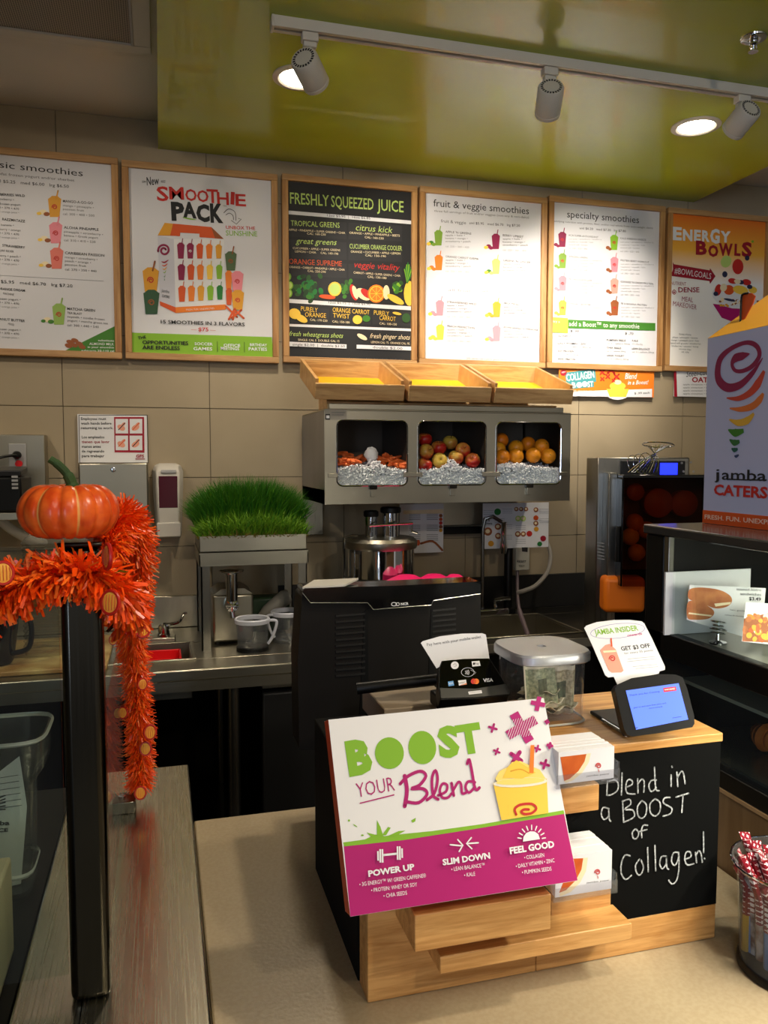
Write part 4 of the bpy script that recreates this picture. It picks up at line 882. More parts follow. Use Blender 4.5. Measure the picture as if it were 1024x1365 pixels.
# ---------------- wooden crates
YF = mat('yellow_crate_liner', (.93, .74, .12), .6)
def crate(x0, x1, label):
    r = root('wooden_crate', label, 'crate', ((x0+x1)/2, 2.85, CZ1+.03), 'open oak crates on the fruit cabinet')
    # local frame: front bottom edge at (y=CY0+.0, z=1.75); floor tilts up to the back
    f0 = Vector((x0, CY0-.012, CZ1+.036)); e = Vector((x1-x0, 0, 0)); dd = Vector((0, .31, .105)); up = Vector((0, -.020, .066)); t = .012
    du = dd.normalized()
    MB().obox(f0+up*.0, e, du*t, up*.8, OAK).build('front_board', r, bevel=.0015)
    MB().obox(f0+dd-du*t, e, du*t, up*1.0, OAK).build('back_board', r, bevel=.0015)
    OY = mat('light_oak_side', (.80, .62, .40), .45, kind='mottle', s=3, rgb2=(.72, .53, .31))
    MB().obox(f0+du*t, Vector((t, 0, 0)), dd-du*2*t, up, OY).build('side_board', r, bevel=.0015)
    MB().obox(f0+du*t+e-Vector((t, 0, 0)), Vector((t, 0, 0)), dd-du*2*t, up, OY).build('side_board', r, bevel=.0015)
    MB().obox(f0+du*t+Vector((t, 0, 0)), e-Vector((2*t, 0, 0)), dd-du*2*t, up.normalized()*.006, YF).build('floor_board', r)
    return r
crate(.508, .822, 'left open oak crate, empty with yellow floor, on the fruit cabinet')
crate(.838, 1.148, 'middle open oak crate, empty with yellow floor, on the fruit cabinet')
crate(1.162, 1.474, 'right open oak crate, empty with yellow floor, on the fruit cabinet')
r = root('crate_rest', 'narrow wooden rest behind and under the row of oak crates', 'shelf', (1.0, 3.05, CZ1))
MB().box((.60, 2.94, CZ1+.006), (1.42, 3.10, CZ1+.10), OAK).build('riser', r, bevel=.002)
MB().box((.56, 2.74, CZ1+.0265) , (1.44, 2.76, CZ1+.034), OAK).build('front_rest', r, bevel=.002)
# ---------------- under the cabinet
r = root('steel_wall_panel', 'stainless wall panel with shelf edge behind the centrifugal juicer', 'wall panel', (.9, 3.14, 1.2))
MB().box((.49, 3.12, 1.245), (.62, 3.148, 1.385), STEELZ).build('left_plate', r, bevel=.002)
MB().box((1.0, 3.11, 1.27), (1.32, 3.148, 1.385), STEEL).build('right_plate', r, bevel=.002)
MB().box((1.10, 3.10, 1.235), (1.33, 3.148, 1.262), BLACK).build('dark_rail', r, bevel=.002)
def chart(q, label, seed, Y):
    a = hit(*q[0], 'Y', Y); b = hit(*q[1], 'Y', Y)
    r = root('laminated_chart', label, 'chart', ((a.x+b.x)/2, Y, b.z))
    MB().box((a.x, Y, b.z), (b.x, Y+.003, a.z), PAPER).build('sheet', r, smooth=False)
    return r
r = chart(((533, 672), (591, 736)), 'laminated recipe chart half hidden behind the centrifugal juicer', 1, 3.09)
p = Print((0, 3.09, 0), (0, -1, 0), (440, 660, .1953))
p.poly([(500, 105), (770, 95), (775, 125), (500, 130)], CREAM); p.up()
for j, y in enumerate([130, 205, 270]):
    for x in (540, 660):
        for k in range(4): p.stroke([(x, y+k*12), (x+75, y+k*12)], 3, GREY, 'picture', 0)
for k in range(5): p.disc(755, 140+k*25, 12, 12, [BROWN, DORG, RED, BROWN, GOLD][k])
p.stroke([(620, 330), (700, 315), (765, 375)], 14, BROWN, 'picture'); p.disc(600, 325, 14, 20, DORG); p.done(r)
r = chart(((644, 671), (731, 729)), 'laminated fruit chart with coloured circles right of the cabinet underside', 2, 3.05)
p = Print((0, 3.05, 0), (0, -1, 0), (640, 640, .16113))
for x, y, rr, c_ in [(145, 262, 28, DGRN), (148, 385, 27, BROWN), (150, 462, 26, BROWN), (65, 425, 35, BROWN), (315, 318, 24, LGRN), (356, 318, 24, LGRN), (313, 446, 24, BROWN), (358, 446, 22, BROWN), (408, 443, 24, RED), (300, 240, 18, BROWN), (340, 240, 18, BROWN), (380, 240, 18, BROWN), (462, 245, 20, BROWN), (462, 312, 21, DORG), (462, 358, 21, BROWN), (465, 405, 20, GOLD), (522, 483, 24, DRED), (493, 528, 20, DGRN), (90, 525, 24, GOLD)]:
    p.disc(x, y, rr, rr, c_); p.up(); p.disc(x-2, y-2, rr*.55, rr*.5, CREAM if c_ in (BROWN, LGRN) else c_); p.layer -= 1
p.text('fruit &', (28, 340), (80, 342), 20, INK, .02); p.text('greens', (40, 365), (100, 367), 20, INK, .02)
for x, y in [(185, 240), (185, 370), (185, 455), (30, 250), (490, 240), (490, 320), (295, 375), (295, 490), (120, 320)]:
    for k in range(3): p.stroke([(x, y+k*16), (x+80, y+k*16)], 3, LGREY, 'picture', 0)
p.done(r)
# centrifugal juicer (only its upper part shows)
cx, cy = .770, 2.80
r = root('centrifugal_juicer', 'large chrome centrifugal juicer with two feed chutes under the fruit cabinet', 'juicer', (cx, cy, BZ))
MB().lathe([(.125, BZ), (.125, BZ+.02), (.11, BZ+.04), (.11, 1.06)], (cx, cy, 0), STEELZ, 40).build('motor_base', r)
MB().lathe([(.11, 1.06), (.125, 1.072), (.125, 1.112), (.118, 1.116)], (cx, cy, 0), STEEL, 40).build('juice_collector', r)
MB().lathe([(.112, 1.116), (.122, 1.122), (.122, 1.222), (.126, 1.224)], (cx, cy, 0), CHROME, 40).build('bowl', r)
MB().lathe([(.13, 1.224), (.133, 1.232), (.133, 1.25), (.12, 1.262), (.0, 1.268)], (cx, cy, 0), STEEL, 40).build('lid', r)
for dx, rr, zt in [(-.045, .022, 1.34), (.028, .030, 1.352)]:
    MB().lathe([(rr, 1.262), (rr, zt)], (cx+dx, cy-.03, 0), CHROME, 24).build('feed_chute', r)
    MB().lathe([(rr*1.15, zt), (rr*1.25, zt+.004), (rr*1.25, zt+.018), (rr, zt+.022)], (cx+dx, cy-.03, 0), BLACK, 24).build('pusher', r)
MB().tube([(cx-.145, cy-.03, 1.08), (cx-.145, cy-.03, 1.265), (cx-.12, cy-.05, 1.275), (cx-.10, cy-.06, 1.275)], .005, CHROME, 8).build('clamp_bar', r)
MB().tube([(cx-.075, cy-.10, 1.28), (cx-.07, cy-.10, 1.312), (cx+.09, cy-.10, 1.318), (cx+.085, cy-.10, 1.29), (cx+.11, cy-.09, 1.282)], .004, CHROME, 8).build('clamp_bar', r)
MB().prism([(cx-.0, cy-.150, 1.116), (cx+.05, cy-.150, 1.116), (cx+.03, cy-.150, 1.07), (cx+.02, cy-.150, 1.07)], (0, .035, 0), CHROME).build('spout', r, bevel=.003)
# pink silicone mould behind the terminal
m = MB(); PK = mat('pink_silicone', (.93, .10, .42), .45)
for x, rr in [(.80, .075), (.90, .066), (.975, .045)]: m.lathe([(rr, 0), (rr, .01), (rr*.92, .03+rr*.1), (rr*.4, .045+rr*.15), (0, .047+rr*.15)], (x, 2.52+.06, 1.095), PK, 28)
m.box((.77, 2.55, BZ+.001), (1.0, 2.62, 1.096), BLACK)
tag(m.build('silicone_mould'), 'bright pink rounded silicone cover showing above the black terminal', 'cover')
# ---------------- right bench with sink
r = root('sink_bench', 'dark stainless sink bench right of the terminal below the hose', 'workbench', (1.6, 2.8, 0))
DW = mat('dark_worktop_steel', (.30, .29, .27), .35, .9, kind='steelx')
m = MB(); slab_with_hole(m, .66, 2.9, 2.55, 3.13, .98, 1.50, 2.64, 3.0, BZ-.04, BZ, DW); m.build('worktop', r, bevel=.004)
MB().box((.66, 2.545, BZ-.03), (2.9, 2.55, BZ+.002), STEEL).build('front_edge', r, bevel=.001)
MB().box((.66, 2.56, 0), (2.9, 3.12, BZ-.16), BLACKM).box((.66, 2.56, BZ-.16), (2.9, 2.60, BZ-.04), BLACKM).build('cabinet_body', r)
struct(MB().box((.44, 3.132, BZ+.001), (2.9, 3.147, 1.045), mat('dark_backsplash', (.13, .125, .12), .4)).build('trim_2', bevel=.002))
basin('prep_sink', 'deep stainless prep sink in the dark bench behind the tip jar', .982, 1.498, 2.642, 2.998, .14)
r = root('black_standpipe', 'thick black water pipe rising behind the prep sink', 'pipe', (1.40, 3.08, BZ))
MB().tube([(1.395, 3.06, BZ), (1.395, 3.06, 1.14), (1.40, 3.07, 1.175), (1.43, 3.09, 1.19), (1.45, 3.12, 1.19)], .018, BLACK, 14).build('pipe', r)
MB().lathe([(.032, BZ), (.030, BZ+.02), (.02, BZ+.025)], (1.395, 3.06, 0), BLACK, 20).build('flange', r)
r = root('gooseneck_faucet', 'slim chrome gooseneck faucet left of the black pipe', 'faucet', (1.28, 3.04, BZ))
MB().tube([(1.27, 3.04, BZ), (1.27, 3.04, 1.26), (1.28, 3.04, 1.30), (1.31, 3.03, 1.31), (1.335, 3.0, 1.29)], .008, mat('dull_chrome', (.55, .54, .52), .25, 1), 10).build('riser', r)
MB().lathe([(.012, 1.16), (.016, 1.18), (.012, 1.22), (.010, 1.285), (.013, 1.29)], (1.345, 3.0, 0), CHROME, 16).build('nozzle', r)
MB().box((1.24, 3.01, BZ), (1.38, 3.07, BZ+.03), CHROME).build('deck_plate', r, bevel=.006)
MB().tube([(1.33, 3.04, BZ+.03), (1.33, 3.04, BZ+.06), (1.38, 3.0, BZ+.075)], .008, CHROME, 10, 3).build('lever', r)
r = root('rinse_hose', 'grey rinse hose curling down into the prep sink', 'hose', (1.5, 3.0, 1.2))
MB().tube([hit(x, y, 'Y', yy) for x, y, yy in [(729, 722, 3.08), (734, 740, 3.04), (730, 762, 3.0), (715, 780, 2.98), (700, 787, 2.98), (690, 790, 3.0)]], .009, mat('grey_hose', (.55, .53, .50), .45), 10, 6).build('loop', r)
MB().tube([hit(x, y, 'Y', yy) for x, y, yy in [(690, 755, 3.03), (690, 790, 3.0), (693, 815, 2.95), (703, 845, 2.85), (706, 862, 2.80)]], [.007]*12+[.010]*20, mat('mauve_hose', (.42, .36, .38), .4), 10, 6).build('drop', r)
r = root('dispensing_tag', 'small white hanging control box on the hose below the fruit chart', 'control box', (1.45, 3.03, 1.05))
a = hit(688, 731, 'Y', 3.0); b = hit(706, 760, 'Y', 3.0)
MB().box((a.x, 3.0, b.z), (b.x, 3.03, a.z), mat('off_white_plastic', (.66, .65, .60), .5)).build('case', r, bevel=.003)
p = Print((0, 3.0, 0), (0, -1, 0), (640, 640, .16113)); p.poly([(345, 556), (395, 556), (393, 595), (347, 590)], INK); p.text('RESET', (306, 680), (380, 684), 20, INK, .02); p.text('TEST', (318, 718), (368, 720), 16, INK, .02); p.done(r)
# dark undercounter fridge left of the terminal
r = root('undercounter_fridge', 'dark undercounter fridge with steel top edge left of the terminal', 'fridge', (.5, 2.75, 0))
MB().box((.315, 2.62, .02), (.62, 3.1, .85), BLACKM).build('body', r, bevel=.004)
MB().box((.30, 2.515, .03), (.61, 2.56, .80), mat('fridge_door', (.11, .11, .115), .4)).build('door', r, bevel=.006)
MB().box((.30, 2.56, .81), (.62, 2.62, .835), STEEL).box((.30, 2.53, .81), (.62, 2.56, .84), STEEL).build('door_trim', r, bevel=.003)
# ---------------- citrus juicer at right
JX0, JX1, JY = 1.475, 1.775, 2.40
_before = set(Cc.objects)
r = root('citrus_juicer', 'tall steel and black automatic citrus juicer with orange bin, right of the sink', 'juicer', (1.6, 2.6, BZ))
MB().box((JX0, JY+.10, BZ), (JX1+.02, JY+.27, 1.552), STEELZ).build('cabinet', r, bevel=.005)
MB().box((JX0+.02, JY+.02, BZ-.0), (JX0+.05, JY+.10, 1.50), STEELZ).build('side_post', r, bevel=.003)
MB().box((JX0+.05, JY+.06, BZ), (JX1+.06, JY+.0995, 1.16), BLACKM).build('lower_front', r, bevel=.004)
SMOKE = clearmat('smoked_cover', (.84, .74, .66), (.3, .28, .26), .05, .06)
m = MB(); cz0, cz1 = 1.12, 1.482; x0, x1 = JX0+.055, JX1+.06; y0 = JY-.05
m.obox((x0, y0, cz0), (x1-x0, 0, 0), (0, .004, 0), (0, 0, cz1-cz0), SMOKE)
m.build('smoked_cover', r, bevel=.001)
MB().box((x0-.006, y0, cz1), (x1+.006, JY+.10, cz1+.012), BLACKG).box((x0-.008, y0, cz0), (x0-.001, JY+.10, cz1), BLACKG).box((x1+.001, y0, cz0), (x1+.008, JY+.10, cz1), BLACKG).build('cover_frame', r, bevel=.003)
MB().box((x0, JY+.08, cz0), (x1, JY+.099, cz1), mat('brown_interior', (.34, .20, .12), .6)).build('interior_panel', r)
for px, py, rr in [(871, 669, .05), (900, 669, .045), (845, 655, .03)]:
    c = hit(px, py, 'Y', JY+.05); MB().lathe([(rr, -.02), (rr, .02), (rr*.8, .026), (.01, .03)], c, mat('press_orange', (.70, .32, .12), .4), 28, axis=(0,-1,0)).build('press_drum', r)
for px, py in [(848, 695), (843, 714), (850, 735), (862, 705)]:
    c = hit(px, py, 'Y', JY+.03); o = MB().ball(c, .03, ORNG, 20, 12).build('orange', loc=None)
    tag(o, {695: 'upper orange inside the citrus juicer cover', 714: 'left orange inside the citrus juicer cover', 735: 'lowest orange inside the citrus juicer cover', 705: 'right orange inside the citrus juicer cover'}[py], 'orange', 'oranges inside the citrus juicer')
MB().box((JX1-.22, JY+.085, 1.49), (JX1+.0, JY+.0995, 1.54), INK).build('control_panel', r, bevel=.002)
a = hit(871, 617, 'Y', JY+.084); b = hit(890, 632, 'Y', JY+.084)
MB().box((a.x, JY+.082, b.z), (b.x, JY+.085, a.z), mat('blue_lcd', (.05, .08, .5), .4, emit=(.12, .18, 1.0), estr=1.6)).build('display', r)
for px, py in [(895, 617), (905, 616), (897, 628), (908, 628)]:
    c = hit(px, py, 'Y', JY+.084); MB().lathe([(.004, 0), (.004, .002)], c, LGREY, 10, axis=(0,-1,0)).build('button', r)
BIN = mat('orange_bin', (.90, .46, .08), .45)
a = hit(815, 768, 'Y', JY); b = hit(862, 813, 'Y', JY)
MB().box((a.x, JY-.02, b.z), (b.x, JY+.058, a.z), BIN).build('pulp_bin', r, bevel=.018, seg=4)
MB().box((x0-.02, y0+.01, 1.20), (x0-.008, y0+.04, 1.32), BLACK).build('hinge', r, bevel=.003)
p = Print((0, y0-.001, 0), (0, -1, 0), (780, 580, .2346))
for k in range(6): p.stroke([(150, 610+k*18), (182, 616+k*18)], 5, GREYP, 'label_print', 0)
p.done(r)
# wire basket on the juicer
r = root('wire_fruit_basket', 'chrome wire basket lying tilted on top of the citrus juicer', 'basket', (1.62, 2.44, 1.5))
c = Vector((hit(858, 612, 'Y', 2.43).x, 2.43, cz1+.015)); m = MB()
MB().torus(c+Vector((.05, 0, .098)), .052, .002, CHROME, (.1, .15, 1), sy=.9).build('rim', r)
for k in range(9):
    a = -.9+k*.23; o = c+Vector((.05, 0, .098)); e = Vector((math.cos(a+1.2)*.052, math.sin(a+1.2)*.046, 0))
    m2 = MB().tube([o+e, c+Vector((-.03+k*.012, -.03, .05))+e*.6, c+Vector((-.06+k*.012, -.035, .004))], .0014, CHROME, 6, 6).build('wire', r)
for k in range(3):
    MB().torus(c+Vector((-.035+k*.022, -.01, .033)), .030+.004*k, .0015, CHROME, (1, .4, .2)).build('ring', r)

piv = Matrix.Translation((JX0, JY+.1, 0)); rot = piv @ Matrix.Rotation(math.radians(-17), 4, 'Z') @ piv.inverted()
for o in set(Cc.objects)-_before:
    if o.parent is None:
        mw = rot @ Matrix.LocRotScale(o.location, o.rotation_euler, None); o.location = mw.to_translation(); o.rotation_euler = mw.to_euler()
# ================================================================ FRONT COUNTER
r = root('front_counter', 'beige quartz service counter in the foreground under the wooden stand', 'counter', (.44, .8, 0))
MB().box((.0455, -.3, .87), (.833, 1.413, .91), COUNTER).build('countertop', r, bevel=.003)
MB().box((.06, -.25, 0), (.82, 1.39, .87), mat('counter_body', (.20, .17, .14), .6)).build('cabinet_body', r)
r = root('steel_ledge', 'long brushed steel ledge running away on the left, carrying the glass guard', 'ledge', (-.065, .8, 0))
MB().box((-.172, .0, .90), (.043, 1.632, .93), LEDGE).build('ledge_top', r, bevel=.003)
MB().box((-.155, .02, 0), (.030, 1.61, .90), BLACKM).build('ledge_base', r)
MB().box((-.098, .2, .9302), (-.0965, 1.42, .9306), DARKST).build('seam', r)
r = root('lower_counter', 'dark low counter left of the steel ledge carrying the clear blender jar', 'counter', (-.6, 1.4, 0))
MB().box((-1.1, .985, .82), (-.19, 1.75, .862), BLACK).build('countertop', r, bevel=.003)
MB().box((-1.08, 1.0, 0), (-.21, 1.72, .82), BLACKM).build('cabinet_body', r)
o = MB().box((-.36, 1.00, .8625), (-.209, 1.172, 1.0), mat('beige_plastic', (.62, .60, .48), .5)).build('storage_box', bevel=.004)
tag(o, 'pale beige storage box on the low counter at the bottom left edge', 'box')
# post and glass guard
r = root('guard_post', 'dark square steel post in the left foreground topped by the pumpkin', 'post', (-.0875, .952, .93))
MB().box((-.1095, .931, .93), (-.0660, .972, 1.452), DARKST).build('tube', r, bevel=.009, seg=4)
MB().box((-.111, .929, 1.452), (-.0645, .974, 1.4575), DARKST).build('cap', r, bevel=.002)
r = root('side_glass_panel', 'clear glass guard seen edge-on running back from the dark post', 'glass panel', (-.076, 1.22, .935))
MB().box((-.080, .985, .955), (-.072, 1.462, 1.245), GLASS).build('pane', r, bevel=.001)
for yy in (1.425,):
    MB().box((-.099, yy, .9302), (-.053, yy+.045, .952), mat('clamp_steel', (.50, .49, .46), .25, 1)).build('clamp', r, bevel=.002)
    MB().lathe([(.006, 0), (.006, .003)], (-.076, yy+.022, .952), CHROME, 12).build('screw', r)
r = root('left_glass_panel', 'clear glass guard running left from the dark post behind the garland', 'glass panel', (-.5, .952, .94))
MB().box((-.90, .949, .955), (-.113, .955, 1.452), GLASS).build('pane', r, bevel=.001)
MB().box((-.80, .94, .862), (-.76, .965, .985), STEEL).build('clamp', r, bevel=.002)
# pumpkin
PUM = mat('pumpkin_skin', (.93, .42, .15), .30, kind='speck', s=.9, rgb2=(.84, .28, .08)); SEAM = mat('pumpkin_seam', (.90, .62, .32), .5)
c = Vector((-.0985, .945, 1.4915)); r = root('pumpkin', 'small round orange pumpkin with curved green stem sitting on the dark post', 'pumpkin', (c.x, c.y, 1.458))
Rr, Hh = .0535, .0345; vs = []; fs = []; mi = []; N, Mq = 120, 26
seams = [math.radians(a) for a in (-152, -118, -90+20, -42, -15, 10, 40, 70, 105, 140, 175)]
seams = [math.radians(-147), math.radians(-122), math.radians(-96), math.radians(-73), math.radians(-50), math.radians(-25)]+[math.radians(a) for a in range(0, 190, 24)]
for j in range(Mq+1):
    t = math.pi*j/Mq; sr = max(0.0, math.sin(t))**.78; zz = Hh*math.cos(t)
    for i in range(N):
        a = 2*math.pi*i/N-math.pi
        dmin = min(abs((a-s_+math.pi) % (2*math.pi)-math.pi) for s_ in seams)
        g_ = math.exp(-(dmin/.07)**2)
        rad = Rr*sr*(1-.055*g_); z2 = zz - (.011*math.exp(-(t/.35)**2)) + (.008*math.exp(-((math.pi-t)/.4)**2)) - .002*g_*math.cos(t)
        vs.append(c+Vector((rad*math.cos(a), rad*math.sin(a), z2)))
m = MB(); fa, fb = [], []
for j in range(Mq):
    for i in range(N):
        a = 2*math.pi*(i+.5)/N-math.pi
        near = min(abs((a-s_+math.pi) % (2*math.pi)-math.pi) for s_ in (seams[1], seams[3]))
        (fb if near < .030 and 3 < j < Mq-3 else fa).append([j*N+i, (j+1)*N+i, (j+1)*N+(i+1) % N, j*N+(i+1) % N])
m.add(vs, fa, PUM); k_ = m.mi(SEAM); m.f += fb; m.m += [k_]*len(fb)
m.build('skin', r, ang=80)
s0 = c+Vector((.004, -.002, Hh-.012))
MB().tube([s0, s0+Vector((-.001, -.001, .010)), s0+Vector((-.006, -.002, .020)), s0+Vector((-.014, -.003, .029)), s0+Vector((-.022, -.004, .035))], [.0075]*5+[.006]*6+[.0048]*9+[.0042]*6, mat('pumpkin_stem', (.20, .32, .12), .7, kind='mottle', s=4, rgb2=(.10, .20, .07)), 10, 6).build('stem', r)
# garland
TIN = mat('orange_tinsel', (1.0, .33, .05), .3, spec=.5); TIN2 = mat('orange_tinsel_light', (1.0, .46, .12), .35); FOIL = mat('foil_glint', (1, .75, .5), .08, 1)
r = root('tinsel_garland', 'bright orange tinsel garland with pumpkin discs draped over the post and glass guard', 'garland', (-.05, 1.1, .95))
def gp(L): return [hit(x, y, 'Y', Y) for x, y, Y in L]
pathA = crom(gp([(-60, 850, .93), (-20, 800, .93), (20, 785, .925), (55, 772, .92), (95, 765, .912), (125, 765, .912), (150, 785, .925), (165, 800, .99), (172, 825, 1.06)]), 10)
pathB = crom(gp([(140, 735, .985), (158, 695, 1.02), (172, 700, 1.06), (180, 740, 1.12), (178, 790, 1.18), (176, 830, 1.26), (178, 870, 1.34), (183, 920, 1.40), (186, 970, 1.44), (187, 1015, 1.462), (186, 1045, 1.468)]), 12)
for k, pth in enumerate((pathA, pathB)): MB().tube(pth, .0022, TIN, 6).build('cord', r)
def tinsel(pth, n, l0, l1, wd, name, seed, lfun=None):
    R = random.Random(seed); m = MB()
    for k in range(n):
        u = R.random(); i = min(int(u*(len(pth)-1)), len(pth)-2); p0 = pth[i].lerp(pth[i+1], R.random()); t = (pth[i+1]-pth[i]).normalized()
        a = t.cross(Vector((R.gauss(0, 1), R.gauss(0, 1), R.gauss(0, 1)))).normalized(); d = (a+t*R.gauss(0, .35)+Vector((0, 0, -.25))).normalized()
        L = R.uniform(l0, l1)*(lfun(u) if lfun else 1); d2 = (d+Vector((0, 0, -.4))+Vector((R.gauss(0, .3), R.gauss(0, .3), R.gauss(0, .3)))).normalized()
        s = d.cross(Vector((R.gauss(0, 1), R.gauss(0, 1), R.gauss(0, 1)))).normalized()*wd*R.uniform(.6, 1.3)
        p1 = p0+d*L*.6; p2 = p1+d2*L*.4
        m.add([p0-s, p0+s, p1+s, p1-s, p2+s*.7, p2-s*.7], [(0, 1, 2, 3), (3, 2, 4, 5)], R.choices([TIN, TIN2, FOIL], [70, 28, 2])[0])
    o = m.build(name, r, smooth=False); o['kind'] = 'stuff'
tinsel(pathA, 1500, .022, .040, .0022, 'wide_tinsel', 1)
tinsel(pathB, 7500, .018, .032, .0009, 'fine_tinsel', 2, lambda u: 1.15 if u < .45 else 1.05)
tinsel(pathB[:60], 900, .02, .034, .0016, 'upper_tinsel', 3)
DR = mat('disc_rim', (.72, .10, .06), .4); DY = mat('disc_yellow', (.97, .76, .28), .5, kind='mottle', s=3, rgb2=(.92, .52, .14))
def disc(px, py, Y, rr, nx=.1):
    c = hit(px, py, 'Y', Y-.028); A = Vector((nx, -1, .15)).normalized()
    o = MB().lathe([(.0, .0016), (rr*.5, .0018), (rr, .0008), (rr, -.0008), (0, -.0012)], c, DY, 20, axis=A, cap=False, sx=.85).build('pumpkin_disc', r)
    q = A.to_track_quat('Z', 'Y').to_matrix()
    m = MB().torus(c, rr, rr*.17, DR, A, 22, 6, sx=.85)
    m.build('rim', o); m = MB()
    for k in range(-2, 3):
        x = k*rr*.27; h = math.sqrt(max(0, rr*rr-(x/.85)**2))*.7; m.tube([c+q @ Vector((x, -h, .0018)), c+q @ Vector((x*1.1, 0, .0026)), c+q @ Vector((x, h, .0018))], rr*.035, DORG_, 5)
    m.build('ribs', o)
DORG_ = mat('disc_rib', (.80, .28, .06), .5)
for a in [(177, 833, 1.20, .0150, 0), (190, 836, 1.24, .0145, .6), (147, 803, .90, .012, -.6), (4, 764, .895, .011, .3), (190, 912, 1.36, .0085, .3), (200, 976, 1.41, .0115, .2), (194, 998, 1.42, .0105, -.2), (187, 1057, 1.44, .0105, 0), (164, 950, 1.40, .0090, -.5), (151, 853, 1.22, .0065, -.2), (143, 742, .905, .013, -2.5)]: disc(*a)
# blender jar left
cx, cy = -.256, 1.35
r = root('clear_blender_jar', 'clear plastic blender jar with a printed paper inside, bottom left', 'jar', (cx, cy, .862))
CP = clearmat('jar_plastic', (.95, .96, .95), k=.08, rough=.06)
MB().lathe([(.045, .864), (.050, .872), (.053, 1.03), (.056, 1.045), (.073, 1.07), (.076, 1.118), (.0785, 1.124), (.073, 1.124), (.070, 1.072), (.052, 1.05), (.048, .876), (0, .87)], (cx, cy, 0), CP, 40, cap=False, pw=5).build('body', r)
MB().lathe([(.0765, 1.118), (.0795, 1.121), (.0765, 1.125)], (cx, cy, 0), mat('clear_rim', (.8, .82, .8), .2, trans=.4), 40, cap=False, pw=5).build('rim', r)
MB().lathe([(.053, .900), (.0545, .904), (.053, .908)], (cx, cy, 0), MATS['clear_rim'], 40, cap=False, pw=5).build('band', r)
q = [hit(x, y, 'Y', 1.335) for x, y in [(-35, 1055), (26, 1008), (36, 1075), (28, 1178), (-30, 1192)]]
sh = MB().prism(q, (0, .0006, 0), PAPER).build('paper', loc=None, smooth=False); tag(sh, 'white printed paper sheet standing inside the clear blender jar', 'paper')
p = Print((0, 1.335, 0), (0, -1, 0)); 
for k in range(6): p.stroke([(-20, 1040+k*8), (24+k, 1033+k*8)], 1.0, GREY, 'picture', 0)
for k in range(5): p.stroke([(-9, 1067+k*3.4), (0, 1063+k*4), (7, 1060+k*4.6)], 1.8, INK, 'picture')
p.text('jamba', (-22, 1101), (13, 1099), 6, INK, .03); p.text('JUICE', (-18, 1110), (11, 1108), 5, INK, .03)
p.mb['logo'] = p.mb.pop('lettering'); sh['_o'] = tuple(sh.location); p.done(sh)
# ================================================================ REGISTER TERMINAL
r = root('register_terminal', 'large black point of sale terminal seen from behind in the centre', 'terminal', (.4, 1.42, .91))
def pp(L, Y): return [hit(x, y, 'Y', Y) for x, y in L]
TB = mat('terminal_black', (.075, .062, .052), .5, spec=.25)
MB().prism(pp([(403, 793), (397, 880), (399, 1000), (640, 1000), (641, 880), (641, 784)], 1.36)[::-1], (0, .075, 0), TB).build('back_shell', r, bevel=.004)
MB().prism(pp([(403, 789), (414, 802), (490, 804), (498, 812), (575, 806), (578, 800), (641, 791), (641, 775), (520, 781), (406, 784)], 1.345)[::-1], (0, .06, 0), BLACKG).build('top_lip', r, bevel=.002)
MB().tube(pp([(403, 790), (414, 803.5), (490, 803.5), (498, 812.5), (575, 806.5), (578, 800.5), (641, 791.5)], 1.343), .0006, mat('lip_edge', (.75, .75, .72), .25, .8), 6).build('lip_edge', r)
a = pp([(403, 785), (641, 775)], 1.345)
MB().prism([a[0]+Vector((.0, .0, .0)), a[0]+Vector((.030, .05, .004)), a[0]+Vector((.112, .05, .004)), a[0]+Vector((.075, 0, .001))], (0, 0, .003), WHITEP).build('top_cover', r, bevel=.001)
for k in range(11):
    MB().prism(pp([(448, 820+k*8), (487, 817+k*8), (487, 819.5+k*8), (448, 822.5+k*8)], 1.357)[::-1], (0, .0025, 0), mat('vent_black', (.13, .125, .12), .35)).build('vent_rib', r)
for k in range(7):
    MB().prism(pp([(577, 813+k*7), (608, 810+k*7), (608, 812.5+k*7), (577, 815.5+k*7)], 1.357)[::-1], (0, .0025, 0), MATS['vent_black']).build('vent_rib', r)
for L in ([(490, 812), (492, 990), (478, 990), (486, 815)], [(575, 812), (568, 990), (580, 990), (580, 812)]): MB().prism(pp(L, 1.3585)[::-1], (0, .002, 0), BLACK).build('panel_line', r)
p = Print((0, 1.345, 0), (0, -1, 0), (390, 640, .3809)); p.text('NCR', (379, 438), (406, 436), 9, WINK, .03)
p.stroke([(355+9*math.cos(t), 434+6*math.sin(t)) for t in [k*.7 for k in range(10)]], 2, WINK); p.stroke([(368+6*math.cos(t), 434+5*math.sin(t)) for t in [k*.7 for k in range(10)]], 2, WINK); p.done(r)
MB().box((.33, 1.40, .912), (.47, 1.412, 1.12), BLACK).build('neck', r, bevel=.004)
MB().box((.30, 1.30, .9105), (.52, 1.41, .925), BLACK).build('base', r, bevel=.004)
